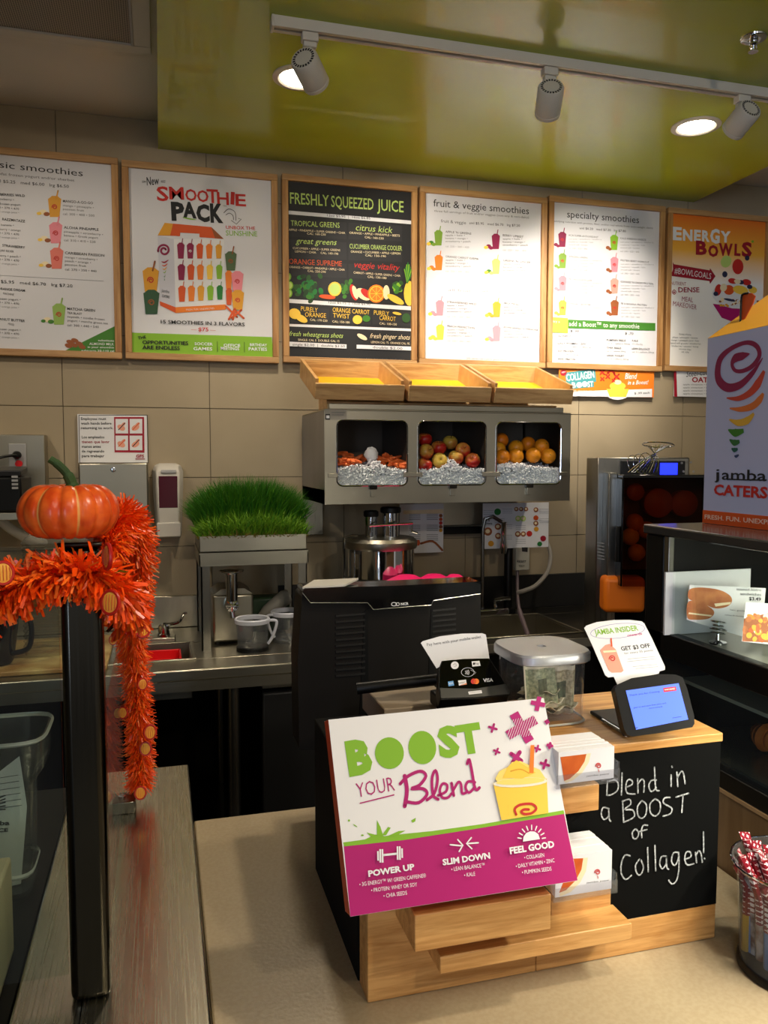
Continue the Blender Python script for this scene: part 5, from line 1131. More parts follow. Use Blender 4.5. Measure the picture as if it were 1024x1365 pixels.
# ================================================================ WOODEN STAND
r = root('counter_stand', 'black and oak counter stand with chalkboard front reading blend in a boost of collagen', 'display stand', (.46, 1.0, .91))
SX0, SX1, SY = .223, .702, .87
OAKF = mat('stand_oak', (.83, .63, .38), .42, kind='wood', s=1.2, rgb2=(.66, .45, .22))
MB().box((SX0, SY, .9105), (.4395, .910, 1.178), OAKF).build('front_panel', r, bevel=.0012)
MB().box((.44, SY, .9105), (SX1, .910, .9575), OAKF).build('bottom_rail', r, bevel=.0012)
MB().box((.425, SY-.001, 1.1785), (SX1+.003, 1.075, 1.190), OAKF).build('top_board', r, bevel=.0012)
MB().box((SX0-.002, .9105, .9105), (SX1-.004, 1.19, 1.150), BLACKM).box((.43, .9105, 1.15), (SX1-.004, 1.07, 1.178), BLACKM).build('black_body', r, bevel=.002)
cb = MB().box((.4405, SY-.0005, .958), (SX1, .910, 1.178), CHALKB).build('chalkboard', r, smooth=False)
# planks (front faces read off on their own planes)
def plank(pxs, yf, name='plank'):
    (xa, ya), (xb, yb), (xc, yc) = pxs          # top-left, top-right, bottom-left of the front face
    A = hit(xa, ya, 'Y', yf); B = hit(xb, yb, 'Y', yf); Cb = hit(xc, yc, 'Y', yf)
    return MB().box((A.x, yf, Cb.z), (B.x, SY-.001, A.z), OAKF).build(name, r, bevel=.0012)
plank([(553, 1221), (735, 1184), (555, 1270)], .795); plank([(735, 1186), (815, 1178), (735, 1231)], .866); plank([(587, 1276), (843, 1224), (588, 1299)], .825); plank([(640, 1064), (799, 1052), (640, 1101)], .855)
p = Print((0, SY-.0005, 0), (0, -1, 0), (700, 940, .25391)); CH = CHALK; W_ = 7
for st in [[(432, 395), (428, 470)], [(432, 400), (470, 392), (488, 410), (484, 445), (455, 468), (430, 472)], [(508, 355), (505, 470)], [(530, 430), (560, 415), (560, 395), (540, 390), (528, 420), (535, 460), (575, 465)],
           [(590, 385), (592, 460)], [(592, 410), (610, 388), (624, 400), (622, 455)], [(688, 392), (660, 395), (648, 425), (662, 452), (688, 432)], [(678, 325), (684, 435), (702, 448)], [(765, 365), (765, 425)], [(768, 320), (770, 325)],
           [(795, 350), (800, 425)], [(798, 380), (818, 345), (830, 360), (838, 410)],
           [(438, 542), (408, 535), (398, 570), (412, 598), (436, 580), (436, 540), (440, 595), (448, 608)], [(510, 500), (515, 610)], [(508, 503), (545, 492), (552, 518), (520, 545), (562, 548), (572, 580), (545, 600), (515, 612)],
           [(610, 500), (588, 530), (590, 575), (610, 592), (632, 570), (634, 520), (612, 500)], [(680, 490), (654, 515), (655, 560), (680, 580), (705, 555), (706, 510), (682, 490)], [(758, 482), (730, 485), (722, 508), (745, 525), (768, 540), (760, 568), (722, 580)],
           [(790, 480), (855, 460)], [(826, 470), (820, 560)], [(575, 648), (560, 665), (565, 695), (582, 697), (594, 670), (580, 648)], [(640, 628), (618, 628), (608, 655), (610, 692)], [(592, 662), (636, 650)],
           [(548, 788), (520, 785), (502, 830), (502, 880), (525, 912), (555, 890)], [(597, 805), (576, 840), (585, 882), (604, 885), (618, 850), (606, 810)], [(640, 745), (643, 870)], [(678, 733), (682, 865)],
           [(738, 790), (712, 792), (703, 830), (718, 855), (738, 825), (738, 790), (740, 845), (750, 858)], [(802, 770), (775, 772), (765, 815), (782, 838), (800, 805), (802, 770), (804, 850), (792, 915), (768, 935), (750, 915)],
           [(835, 805), (866, 792), (862, 768), (842, 768), (834, 805), (848, 835), (882, 828)], [(890, 770), (896, 822)], [(892, 790), (905, 762), (918, 772), (926, 820)], [(932, 662), (933, 770)], [(937, 800), (939, 803)]]:
    p.stroke(st, W_, CH, 'chalk_writing', 3)
p.done(r)
# BOOST box sign
BLp = CAM+(Vector((.188, .808, 1.057))-CAM)*.975; ea = Vector((.266, -.011, .007)).normalized(); eb = Vector((-.008, .075, .193)); eb = (eb-ea*eb.dot(ea)).normalized(); nn = ea.cross(eb)*1.0
Wd, Hd = .267*1.034, .207*1.034
r = root('boost_sign_box', 'white and magenta box sign reading boost your blend leaning on the stand', 'sign', tuple(BLp))
pl = Print(BLp, nn); en = pl.n
q = [pl.at(*P_, 0) for P_ in [(467, 1222), (770, 1173.9), (725, 930.4), (437.8, 959.4)]]
SW = mat('sign_white', (.93, .92, .91), .42)
MB().prism(q, -en*.033, SW, mat('sign_edge', (.82, .28, .10), .5)).build('box', r, bevel=.0008, smooth=False)
p = pl; p.tf = (420, 900, .3711); p.step = .0002
p.poly([(103, 612), (180, 606), (320, 590), (600, 545), (895, 497), (943, 737), (127, 867)], MAG)
p.poly([(101, 601), (180, 590), (215, 572), (250, 578), (300, 572), (420, 560), (600, 535), (893, 485), (896, 498), (600, 548), (320, 592), (105, 615)], GRN); p.up()
for pts in [[(185, 565), (200, 580), (225, 582), (212, 572)], [(222, 520), (235, 545), (245, 578), (222, 575)], [(262, 545), (272, 548), (255, 575), (240, 575)], [(300, 560), (325, 558), (290, 578), (260, 578)], [(345, 522), (362, 512), (360, 525), (350, 530)], [(135, 533), (150, 542), (152, 547), (140, 540)]]: p.poly(pts, GRN)
p.disc(122, 522, 4, 4, GRN); p.disc(170, 575, 5, 3, GRN)
p.text('B', (122, 356), (210, 340), 118, GRN, .065)
p.disc(267, 280, 52, 57, GRN, seg=28, rot=-.1); p.disc(385, 260, 50, 60, GRN, seg=28, rot=-.1)
p.text('S', (447, 292), (522, 284), 106, GRN, .055); p.text('T', (517, 282), (606, 268), 102, GRN, .055)
p.text('YOUR', (152, 440), (288, 414), 56, MAG, -.008)
p.stroke([(162, 460), (283, 430)], 4, MAG, smooth=0)
for st, w_ in [([(322, 362), (330, 415), (322, 470)], 14), ([(306, 390), (335, 362), (378, 345), (398, 362), (375, 395), (345, 408), (388, 408), (402, 428), (372, 458), (330, 455)], 11),
               ([(402, 448), (428, 425), (440, 375), (432, 342), (420, 372), (424, 430), (442, 446)], 10), ([(442, 432), (470, 418), (474, 395), (458, 390), (448, 412), (455, 438), (476, 440), (490, 425)], 9),
               ([(490, 388), (498, 432)], 10), ([(497, 412), (514, 384), (524, 392), (528, 424), (542, 422)], 9), ([(574, 385), (550, 382), (540, 402), (552, 422), (572, 404)], 9), ([(546, 318), (553, 302), (562, 340), (572, 398), (580, 412), (590, 404)], 10)]:
    p.stroke(st, w_, MAG, 'lettering', 4)
XS = mat('cross_magenta', (.72, .08, .45), .5)
def cross(x, y, s_, w_, rot):
    for a in (rot, rot+math.pi/2): p.stroke([(x-s_*math.cos(a), y-s_*math.sin(a)), (x+s_*math.cos(a), y+s_*math.sin(a))], w_, XS, 'crosses', 0) if s_ < 25 else p.poly([(x-s_*math.cos(a)-w_/2*math.sin(a), y-s_*math.sin(a)+w_/2*math.cos(a)), (x-s_*math.cos(a)+w_/2*math.sin(a), y-s_*math.sin(a)-w_/2*math.cos(a)), (x+s_*math.cos(a)+w_/2*math.sin(a), y+s_*math.sin(a)-w_/2*math.cos(a)), (x+s_*math.cos(a)-w_/2*math.sin(a), y+s_*math.sin(a)+w_/2*math.cos(a))], XS, 'crosses')
cross(742, 188, 58, 34, 1.05); cross(800, 103, 26, 16, .2); cross(638, 190, 14, 8, .3); cross(652, 274, 11, 7, .4); cross(722, 295, 22, 14, .6); cross(797, 264, 11, 7, .3); cross(824, 320, 15, 9, .3); cross(832, 168, 6, 8, .2); cross(842, 253, 8, 10, .2)
p.up()
for k in range(-5, 6): p.stroke([(742+k*9-14, 188-k*2+38), (742+k*9+14, 188-k*2-38)], 1.6, SW, 'crosses', 0)
p.layer -= 1
p.poly([(638, 388), (830, 372), (836, 495), (668, 521)], YEL); p.up()
p.poly([(645, 372), (660, 345), (690, 330), (705, 312), (735, 308), (770, 325), (805, 340), (826, 372), (740, 395), (660, 392)], mat('smoothie_top', (.98, .86, .45), .5), 'picture')
p.up(); p.disc(735, 385, 98, 17, mat('cup_rim_print', (.93, .90, .82), .5), 'picture', rot=-.06); p.up(); p.disc(735, 381, 88, 12, MATS['smoothie_top'], rot=-.06)
p.poly([(690, 330), (720, 305), (760, 330), (790, 350), (740, 372), (672, 368)], YEL); p.poly([(771, 252), (785, 251), (782, 352), (766, 352)], ORG); p.stroke([(700, 345), (735, 338), (765, 352)], 4, GOLD, 'picture')
p.stroke([(720, 500), (715, 480), (735, 465), (775, 462), (792, 478), (775, 495), (750, 498), (738, 490), (748, 482), (765, 482)], 8, RED, 'picture')
p.text('jamba', (692, 505), (690, 465), 10, BROWN) 
p.up()
# icons
for x, y in [(238, 648), (298, 638)]:
    for dx, hh_ in [(-14, 17), (-6, 24), (2, 24)] if x < 260 else [(-4, 24), (4, 24), (12, 17)]: p.poly([(x+dx-3, y-hh_), (x+dx+3, y-hh_), (x+dx+4, y+hh_), (x+dx-2, y+hh_)], WINK, 'icons')
p.stroke([(245, 645), (292, 640)], 7, WINK, 'icons', 0)
p.stroke([(483, 608), (525, 612)], 5, WINK, 'icons', 0); p.stroke([(510, 590), (528, 610), (515, 632)], 5, WINK, 'icons', 0); p.stroke([(583, 601), (542, 604)], 5, WINK, 'icons', 0); p.stroke([(558, 583), (541, 604), (560, 622)], 5, WINK, 'icons', 0)
p.poly([(743, 597), (745, 580), (755, 566), (770, 560), (785, 561), (798, 570), (804, 588)], WINK, 'icons')
for k in range(9):
    a = math.radians(170-k*20); x, y = 774, 592; p.stroke([(x+38*math.cos(a), y-38*math.sin(a)-0), (x+(54-abs(k-4))*math.cos(a), y-(54-abs(k-4))*math.sin(a))], 4, WINK, 'icons', 0)
for s_, x0, y0, x1, y1, h_, b_ in [('POWER UP', 190, 722, 355, 696, 22, .04), ('SLIM DOWN', 456, 681, 626, 656, 22, .04), ('FEEL GOOD', 697, 641, 856, 616, 24, .04), ('\u2022 3G ENERGY\u2122 W/ GREEN CAFFEINE\u00ae', 158, 757, 396, 724, 15, .0), ('\u2022 PROTEIN: WHEY OR SOY', 200, 778, 364, 756, 15, 0), ('\u2022 CHIA SEEDS', 244, 798, 328, 786, 15, 0),
        ('\u2022 LEAN BALANCE\u2122', 487, 703, 606, 687, 15, 0), ('\u2022 KALE', 533, 724, 572, 718, 15, 0), ('\u2022 COLLAGEN', 748, 661, 819, 651, 15, 0), ('\u2022 DAILY VITAMIN \u2022 ZINC', 718, 692, 856, 670, 15, 0), ('\u2022 PUMPKIN SEEDS', 740, 714, 845, 700, 15, 0)]:
    p.text(s_, (x0, y0), (x1, y1), h_, WINK, b_)
p.done(r)
# card holders
r0 = None
def holder(q, label, clabel, flabel, grp):
    yf = .812
    A = hit(*q[0], 'Y', yf); B = hit(*q[1], 'Y', yf); Z1, Z0 = A.z, hit(*q[2], 'Y', yf).z; x0, x1 = A.x, B.x
    r = root('card_holder', label, 'card holder', ((x0+x1)/2, yf, Z0-.004))
    for a, b in [((x0-.004, yf-.004, Z0-.004), (x1+.006, yf-.0025, Z0+.012)), ((x0-.004, SY-.0035, Z0-.004), (x1+.006, SY-.0015, Z1-.006)), ((x0-.004, yf-.0025, Z0-.004), (x1+.006, SY-.0035, Z0-.002)), ((x1+.004, yf-.0025, Z0-.002), (x1+.006, SY-.0035, Z0+.020))]:
        MB().box(a, b, PLEX).build('acrylic_wall', r)
    n = 12; t = (SY-.006-yf)/n; c0 = None
    for k in range(n):
        if k == 0:
            f = MB().box((x0, yf, Z0), (x1, yf+t*.9, Z1), PAPER).build('gift_card', smooth=False); tag(f, flabel, 'card'); yield f; continue
        if c0 is None:
            c0 = MB().box((x0, yf+t*k, Z0), (x1, yf+t*(k+.99), Z1), PAPER).build('gift_card', smooth=False); tag(c0, clabel, 'card', grp); base = c0.location.copy(); o = c0
        else: o = dup(c0, base+Vector((random.uniform(-.0006, .0006), t*(k-1), random.uniform(-.0003, .0004))))
for q, lb, cl, fl, gr, tf_ in [(((745, 1003), (819, 1000), (752, 1045)), 'upper clear acrylic card holder on the front of the stand', 'plain white card in the stack of the upper acrylic holder', 'front gift card in the upper holder, printed with an orange slice', 'cards in the upper acrylic holder', 0),
                               (((741, 1144), (816, 1140), (744, 1196)), 'lower clear acrylic card holder, beside the chalk word collagen', 'plain white card in the stack of the lower acrylic holder', 'front gift card in the lower holder, printed with an orange slice', 'cards in the lower acrylic holder', 1)]:
    for f in holder(q, lb, cl, fl, gr):
        p = Print((0, .812, 0), (0, -1, 0), (700, 940, .25391)); p.step = .00015
        if tf_ == 0:
            p.poly([(185, 272), (345, 252), (335, 300), (300, 355), (250, 395), (215, 408), (205, 400)], CREAM); p.up(); p.poly([(185, 272), (322, 256), (312, 295), (280, 345), (235, 385), (205, 398)], mat('slice_orange', (.85, .42, .16), .45, kind='mottle', s=4, rgb2=(.74, .30, .10))); p.up()
            p.swirl(385, 318, 15, RED); p.stroke([(385, 336), (388, 350)], 3, DORG, 'picture'); p.text('jamba juice', (322, 375), (440, 362), 8, INK, 0); p.stroke([(400, 395), (450, 385)], 2, LGREY, 'picture', 0)
        else:
            p.poly([(260, 805), (330, 800), (320, 870), (290, 930), (240, 980), (190, 1003), (178, 1000)], CREAM); p.up(); p.poly([(250, 805), (305, 803), (296, 862), (265, 920), (215, 970), (178, 985)], MATS['slice_orange']); p.up()
            p.swirl(380, 876, 15, RED); p.stroke([(380, 894), (383, 908)], 3, DORG, 'picture'); p.text('jamba juice', (322, 935), (440, 920), 8, INK, 0)
        f['_o'] = tuple(f.location); p.done(f)
# customer display and rewards card
def plane_n(az, el): a, e = math.radians(az), math.radians(el); return Vector((math.sin(a)*math.cos(e), -math.cos(a)*math.cos(e), math.sin(e)))
n1 = plane_n(-18, 22); P0 = hit(848, 972, 'Y', .858)
r = root('customer_display', 'small black customer display with lit blue screen on the oak top', 'display', (.60, .92, 1.19))
pl = Print(P0, n1); pl.cnt = 0
ZI = (760, 820, .1953); pl.tf = ZI
q = [pl.at(x, y, 0) for x, y in [(305, 500), (330, 470), (420, 430), (600, 403), (720, 405), (770, 425), (800, 500), (848, 690), (850, 740), (835, 765), (640, 800), (430, 828), (392, 818), (370, 780)]]
MB().prism(q, -pl.n*.022, BLACK).build('housing', r, bevel=.004, seg=3)
SCR = mat('blue_screen', (.25, .35, .7), .25, emit=(.36, .47, .93), estr=.9)
g_ = MB(); q = [pl.at(x, y, .0006) for x, y in [(380, 515), (740, 465), (806, 712), (450, 782)]]; g_.prism(q, pl.n*.0004, SCR); g_.build('screen', r, smooth=False)
p = Print(P0+pl.n*.0012, n1, ZI); p.step = .0001; p.poly([(636, 497), (722, 487), (728, 515), (640, 526)], mat('screen_red', (.7, .15, .2), .4, emit=(.7, .15, .2), estr=.5))
SI = mat('screen_text', (.10, .13, .38), .5); p.text('Thank you for Coming', (405, 553), (612, 525), 12, SI); p.text('Join us and earn free juice and', (435, 637), (656, 604), 11, SI); p.text('more rewards', (540, 640), (632, 627), 10, SI); p.text('HOME', (648, 515), (718, 507), 12, WINK, .02); p.stroke([(448, 770), (460, 768)], 5, SI, smooth=0); p.stroke([(700, 702), (760, 692)], 3, SI, smooth=0); p.done(r)
MB().box((.575, .895, 1.1905), (.665, .985, 1.196), BLACK).box((.605, .905, 1.196), (.64, .93, 1.235), BLACK).build('foot', r, bevel=.003)
sb = MB().tube([hit(803, 960, 'Z', 1.193), hit(836, 980, 'Z', 1.193)], .0025, CHROME, 10).build('metal_rod'); tag(sb, 'short metal rod lying on the oak top left of the display', 'rod')
n2 = plane_n(-13, 38); pc = Print(hit(809, 902, 'Y', .905), n2, ZI)
outl = [(97, 88), (110, 72), (180, 48), (300, 33), (410, 32), (490, 42), (508, 58), (560, 160), (648, 350), (648, 372), (612, 382), (606, 398), (480, 425), (400, 445), (325, 478), (300, 420), (262, 424), (240, 408), (220, 360), (150, 200)]
pc.cnt = 0; q = [pc.at(x, y, 0) for x, y in outl]
r = root('rewards_card', 'white rewards card standing behind the customer display with a printed pink smoothie', 'card', tuple(q[14]))
MB().prism(q, -pc.n*.001, PAPER).build('sheet', r, smooth=False); p = pc; p.step = .0002
p.stroke([(325+185*math.cos(t)*1.0-8*math.sin(t), 108+50*math.sin(t)-22*math.cos(t)*.7) for t in [k*2*math.pi/26 for k in range(26)]], 3, mat('lilac_ink', (.55, .50, .72), .5), 'picture', 1, closed=True)
p.text('JAMBA INSIDER', (172, 136), (468, 104), 38, GRN, .02); p.text('rewards', (393, 147), (494, 133), 17, MAG, .02, shear=.2)
p.text('GET $3 OFF', (352, 243), (550, 220), 29, INK, .02); p.text('for every 35 points', (372, 268), (568, 245), 14, GREY)
for a, b in [((395, 300), (580, 283)), ((392, 318), (592, 297)), ((428, 352), (592, 337)), ((448, 366), (600, 352))]: p.stroke([a, b], 3, LGREY, 'lettering', 0)
p.poly([(205, 240), (240, 205), (270, 197), (312, 235), (365, 380), (350, 392), (285, 393), (262, 375)], mat('pink_smoothie_print', (.93, .60, .50), .5)); p.up(); p.poly([(225, 245), (310, 240), (316, 252), (230, 258)], CREAM); p.poly([(274, 158), (284, 157), (290, 215), (278, 216)], DORG); p.swirl(288, 298, 22, RED); p.done(r)
# tip jar
cx, cy = .507, 1.0
r = root('tip_jar', 'clear plastic tip jar with white lid full of banknotes on the oak top', 'jar', (cx, cy, 1.1905))
JP = clearmat('tip_jar_plastic', (.97, .97, .98), k=.06, rough=.05)
MB().lathe([(.0, 1.1925), (.047, 1.1912), (.0495, 1.195), (.0515, 1.277), (.0495, 1.277), (.0475, 1.197), (0, 1.1945)], (cx, cy, 0), JP, 48, cap=False, pw=4).build('wall', r)
MB().lathe([(.0545, 1.274), (.0575, 1.276), (.0575, 1.286), (.0555, 1.289), (.006, 1.2885), (.005, 1.284), (.0545, 1.282)], (cx, cy, 0), clearmat('frosted_lid', (.9, .91, .92), (.82, .83, .84), .62, .35), 48, cap=False, pw=4).build('lid', r)
MB().lathe([(.050, 1.1905), (.0525, 1.1915), (.050, 1.1935)], (cx, cy, 0), mat('clear_rim', (0,0,0)), 48, cap=False, pw=4).build('base_rim', r)
BILL = mat('banknote', (.70, .73, .58), .7, kind='speck', s=4, rgb2=(.50, .55, .42)); BILL2 = mat('banknote_border', (.78, .76, .62), .7, kind='speck', s=4, rgb2=(.60, .58, .45))
BILLE = mat('banknote_edge', (.88, .86, .74), .7); BILLC = mat('banknote_portrait', (.40, .44, .34), .7, kind='speck', s=3, rgb2=(.28, .32, .24))
R = random.Random(9)
def bill(c, w_, h_, rz, rx, bend, label, mt, n=14):
    M = Matrix.Rotation(rz, 3, 'Z') @ Matrix.Rotation(rx, 3, 'X'); vs = []; c = Vector(c)
    for i in range(n+1):
        u = (i/n-.5); x = w_*u*math.cos(bend*abs(u)); y = w_*.35*bend*(u*u)+.003*math.sin(u*14)
        for v_ in (-.5, -.40, -.17, .17, .40, .5): vs.append(c+M @ Vector((x, y, h_*v_)))
    m = MB(); pat = [[], [], []]
    for i in range(n):
        for j in range(5):
            k = 0 if j in (0, 4) or i in (0, n-1) else (2 if j == 2 and n*.35 < i < n*.6 else 1)
            pat[k].append([6*i+j, 6*i+6+j, 6*i+7+j, 6*i+1+j])
    if mt is PAPER: m.add(vs, pat[0]+pat[1]+pat[2], mt)
    else:
        o_ = [BILLE, mt, BILLC]; m.add(vs, pat[0], o_[0])
        for k in (1, 2): q_ = m.mi(o_[k]); m.f += pat[k]; m.m += [q_]*len(pat[k])
    o = m.build('banknote'); so = o.modifiers.new('s', 'SOLIDIFY'); so.thickness = .0004
    return tag(o, label, 'banknote')
bill((cx-.012, cy-.030, 1.240), .058, .060, .05, -.15, .9, 'banknote standing upright at the front left of the tip jar', BILL)
bill((cx+.018, cy-.026, 1.232), .050, .070, -.25, .1, 1.3, 'banknote standing at the front right of the tip jar', BILL2)
bill((cx+.004, cy-.005, 1.248), .062, .058, .3, .25, 1.0, 'banknote leaning in the middle of the tip jar', BILL)
for k in range(7):
    bill((cx+R.uniform(-.015, .015), cy+R.uniform(-.02, .015), 1.200+k*.0045), .058, .040, R.uniform(-1, 1), 1.35+R.gauss(0, .15), R.uniform(.2, 1.0), ['lowest', 'second lowest', 'third lowest', 'fourth lowest', 'fifth lowest', 'sixth lowest', 'uppermost'][k]+' of the flat crumpled notes in the tip jar', [BILL, BILL2][k % 2])
nt_ = bill((cx-.004, cy-.012, 1.272), .064, .022, .12, -.5, .3, 'white printed note lying over the banknotes in the tip jar', PAPER); nt_['category'] = 'paper'
# card reader
n3 = plane_n(-3, 52); rp = Print(hit(585, 917, 'Y', 1.02), n3, (540, 820, .15625)); rp.cnt = 0
r = root('card_reader', 'black contactless card reader with payment marks mounted before the terminal', 'card reader', tuple(rp.at(290, 620, 0)))
q = [rp.at(x, y, 0) for x, y in [(290, 450), (312, 392), (400, 382), (620, 370), (718, 370), (740, 395), (862, 590), (895, 650), (900, 682), (600, 712), (305, 722), (285, 620)]]
MB().prism(q, -rp.n*.020, BLACK).build('housing', r, bevel=.003, seg=3)
q = [rp.at(x, y, .0008) for x, y in [(300, 455), (320, 398), (500, 378), (715, 374), (850, 588), (600, 628), (296, 622)]]
MB().prism(q, rp.n*.0006, mat('reader_glass', (.02, .02, .025), .08)).build('face', r, smooth=False)
q = [rp.at(x, y, .0008) for x, y in [(296, 628), (600, 634), (856, 594), (892, 655), (890, 678), (600, 706), (308, 715)]]
MB().prism(q, rp.n*.001, mat('reader_lip', (.34, .34, .33), .3, .6)).build('lower_lip', r)
p = Print(rp.P+rp.n*.0016, n3, (540, 820, .15625)); p.step = .0001
p.disc(425, 428, 34, 33, PAPER); p.poly([(568, 395), (635, 390), (645, 432), (575, 440)], PAPER); p.poly([(366, 568), (412, 560), (420, 600), (372, 608)], mat('blue_card_mark', (.35, .60, .82), .5)); p.poly([(452, 558), (520, 550), (526, 592), (460, 602)], PAPER)
p.disc(585, 565, 24, 24, RED); p.disc(608, 566, 24, 24, ORG); p.up(); p.disc(596, 566, 12, 18, DORG); p.poly([(490, 598), (526, 582), (526, 592), (462, 602)], ORG); p.disc(588, 415, 9, 11, INK); p.stroke([(412, 425), (428, 415), (438, 432), (420, 440)], 3, GREY)
p.text('VISA', (675, 572), (752, 566), 30, WINK, .03, shear=.2); p.text('Pay', (603, 425), (632, 422), 20, INK); p.text('AM', (374, 596), (412, 590), 18, WINK); p.text('DISC', (458, 588), (518, 580), 14, INK)
p.stroke([(535+55*math.cos(t), 488+38*math.sin(t)) for t in [k*2*math.pi/20 for k in range(20)]], 3, WINK, 'icons', 1, closed=True)
for k in range(4): p.stroke([(512+k*9, 478-k*3), (520+k*9, 490), (514+k*9, 502+k*3)], 3, WINK, 'icons')
p.stroke([(560, 470), (605, 492), (590, 505)], 3, WINK, 'icons', 0)
p.poly([(538, 655), (652, 642), (658, 668), (545, 680)], PAPER, 'sticker'); p.up(); p.text('TAP HERE', (550, 671), (645, 661), 9, GREY) if 0 else p.stroke([(552, 666), (642, 656)], 3, LGREY, 'sticker', 0); p.done(r)
MB().tube([hit(476, 918, 'Y', 1.13), hit(590, 905, 'Y', 1.10)], .0085, BLACK, 16).build('arm', r)
MB().box((.37, 1.045, 1.195), (.44, 1.08, 1.215), BLACK).build('bracket', r, bevel=.003)
n4 = plane_n(0, 30); pw_ = Print(hit(582, 890, 'Y', 1.075), n4, (540, 820, .15625)); pw_.cnt = 0
q = [pw_.at(x, y, 0) for x, y in [(135, 238), (150, 222), (300, 180), (480, 158), (660, 154), (690, 166), (700, 230), (722, 380), (520, 400), (330, 420), (270, 455)]]
o = MB().prism(q, -pw_.n*.0008, PAPER).build('payment_card', smooth=False); tag(o, 'white fan-shaped paper card standing behind the card reader', 'card'); o['_o'] = tuple(o.location)
p = pw_; p.text('Pay here with your mobile wallet', (188, 265), (650, 195), 26, GREY, 0); p.done(o)
o = MB().box((.303, 1.085, 1.1505), (.412, 1.215, 1.190), mat('taupe_box', (.56, .50, .42), .6)).build('terminal_base_box', bevel=.002); tag(o, 'plain taupe box between the terminal and the boost sign', 'box')
# candy jar
cx, cy = .752, .787
r = root('straw_jar', 'round clear jar with black base full of wrapped candy sticks, right edge', 'jar', (cx, cy, .9105))
MB().lathe([(.0, .913), (.060, .9115), (.0625, .918), (.068, 1.035), (.076, 1.045), (.0735, 1.047), (.066, 1.036), (.0605, .92), (0, .916)], (cx, cy, 0), clearmat('dark_clear_plastic', (.90, .91, .92), k=.08, rough=.05), 48, cap=False).build('wall', r)
MB().lathe([(.0615, .9105), (.0655, .912), (.0655, .918), (.0635, .921)], (cx, cy, 0), BLACK, 48).build('base', r)
MB().torus((cx, cy, 1.046), .0755, .0013, CHROME).build('rim', r)
WR = mat('wrapper_crosses', (.93, .88, .88), .35, kind='cross', rgb2=(.50, .06, .12)); 
cols_ = [WR, WR, WR, mat('wrapper_blue', (.35, .50, .70), .35), mat('wrapper_brown', (.50, .32, .22), .4, kind='speck', rgb2=(.75, .7, .66)), mat('wrapper_yellow', (.75, .60, .20), .4), mat('wrapper_clear', (.66, .66, .68), .25, kind='speck', rgb2=(.3, .15, .15))]
R = random.Random(4)
for k in range(62):
    a = R.random()*6.28; rr = .055*math.sqrt(R.random()); bx, by = cx+rr*math.cos(a), cy+rr*math.sin(a); ln = R.uniform(.100, .130)
    tx, ty = bx+math.cos(a)*R.uniform(0, .010), by+math.sin(a)*R.uniform(0, .010)
    m = MB(); mt = cols_[0] if k % 2 else R.choice(cols_); tp = Vector((tx, ty, .92+ln))
    p0 = Vector((bx, by, .919)); p1 = p0.lerp(tp, .75); tp2 = tp+Vector((math.cos(a), math.sin(a), 0))*R.uniform(.002, .016)
    m.tube([p0, p1, tp2], [.0062, .0064, .0058], mt if k % 3 else cols_[6], 8) if 0 else m.tube([p0, p0.lerp(p1, .6)], .0062, R.choice(cols_[3:]), 8).tube([p0.lerp(p1, .6), p1, tp2], [.0063, .0064, .0060], cols_[0] if k % 5 else cols_[6], 8)
    fl = Vector((math.cos(a+1.4), math.sin(a+1.4), .2)).normalized()*.0085
    m.add([tp2-fl, tp2+fl, tp2+fl*1.1+(tp2-p1).normalized()*.010, tp2-fl*1.1+(tp2-p1).normalized()*.010], [(0, 1, 2, 3)], cols_[0] if k % 5 else cols_[6])
    o = m.build('wrapped_stick'); tag(o, 'candy stick in a dark red wrapper with white crosses, standing in the round jar', 'candy stick', 'wrapped candy sticks in the jar')
# ================================================================ DISPLAY CASE
X0, XE, YE, YN = .836, 1.62, 1.247, .15
r = root('pastry_display_case', 'black glass pastry display case with oak base along the right edge', 'display case', (1.2, .7, 0))
MB().box((X0, YN, 0), (XE, YE, 1.028), mat('case_oak', (.58, .47, .34), .5, kind='woodz', s=.8, rgb2=(.50, .39, .27))).build('oak_base', r, bevel=.002)
MB().box((X0-.001, YN, 1.028), (XE, YE, 1.034), mat('oak_edge', (.72, .58, .42), .5)).build('base_edge', r)
MB().box((X0, YN, 1.034), (XE, YE, 1.062), BLACK).build('bottom_frame', r, bevel=.002)
CD = mat('case_deck', (.58, .58, .54), .3)
MB().box((X0+.02, YN, 1.062), (XE-.02, YE-.03, 1.066), mat('dark_deck', (.20, .20, .19), .25)).build('lower_deck', r)
MB().box((X0+.035, YN+.55, 1.160), (XE-.02, YE-.06, 1.166), CD).build('glass_shelf', r)
MB().box((X0, YN, 1.205), (X0+.02, YE, 1.248), BLACK).build('side_beam', r, bevel=.002)
MB().box((X0+.02, YN, 1.236), (XE-.02, YE-.05, 1.246), CD).build('upper_deck', r)
MB().box((X0, YE-.052, 1.034), (XE, YE, 1.415), BLACK).build('end_panel', r, bevel=.003)
MB().box((XE-.02, YN, 1.034), (XE, YE-.052, 1.415), BLACKM).build('back_panel', r)
MB().box((X0-.004, YN, 1.415), (XE, YE+.004, 1.432), mat('case_top', (.20, .195, .19), .15)).build('top_slab', r, bevel=.003)
MB().box((X0+.004, YN, 1.248), (X0+.009, YE-.054, 1.415), GLASS).build('upper_glass', r)
MB().box((X0+.004, YN, 1.062), (X0+.009, YE-.054, 1.205), GLASS).build('lower_glass', r)
MB().box((X0+.001, YE-.066, 1.248), (X0+.012, YE-.053, 1.415), STEELZ).build('corner_strip', r, bevel=.001)
lamp('case_fill_light', 'AREA', (X0+.10, .75, 1.403), 9.0, (1, .93, .8), (X0+.12, .78, 1.25), shape='RECTANGLE', size=.03, size_y=.7)  # added fill without a fixture, brightens the cards and decks inside the case
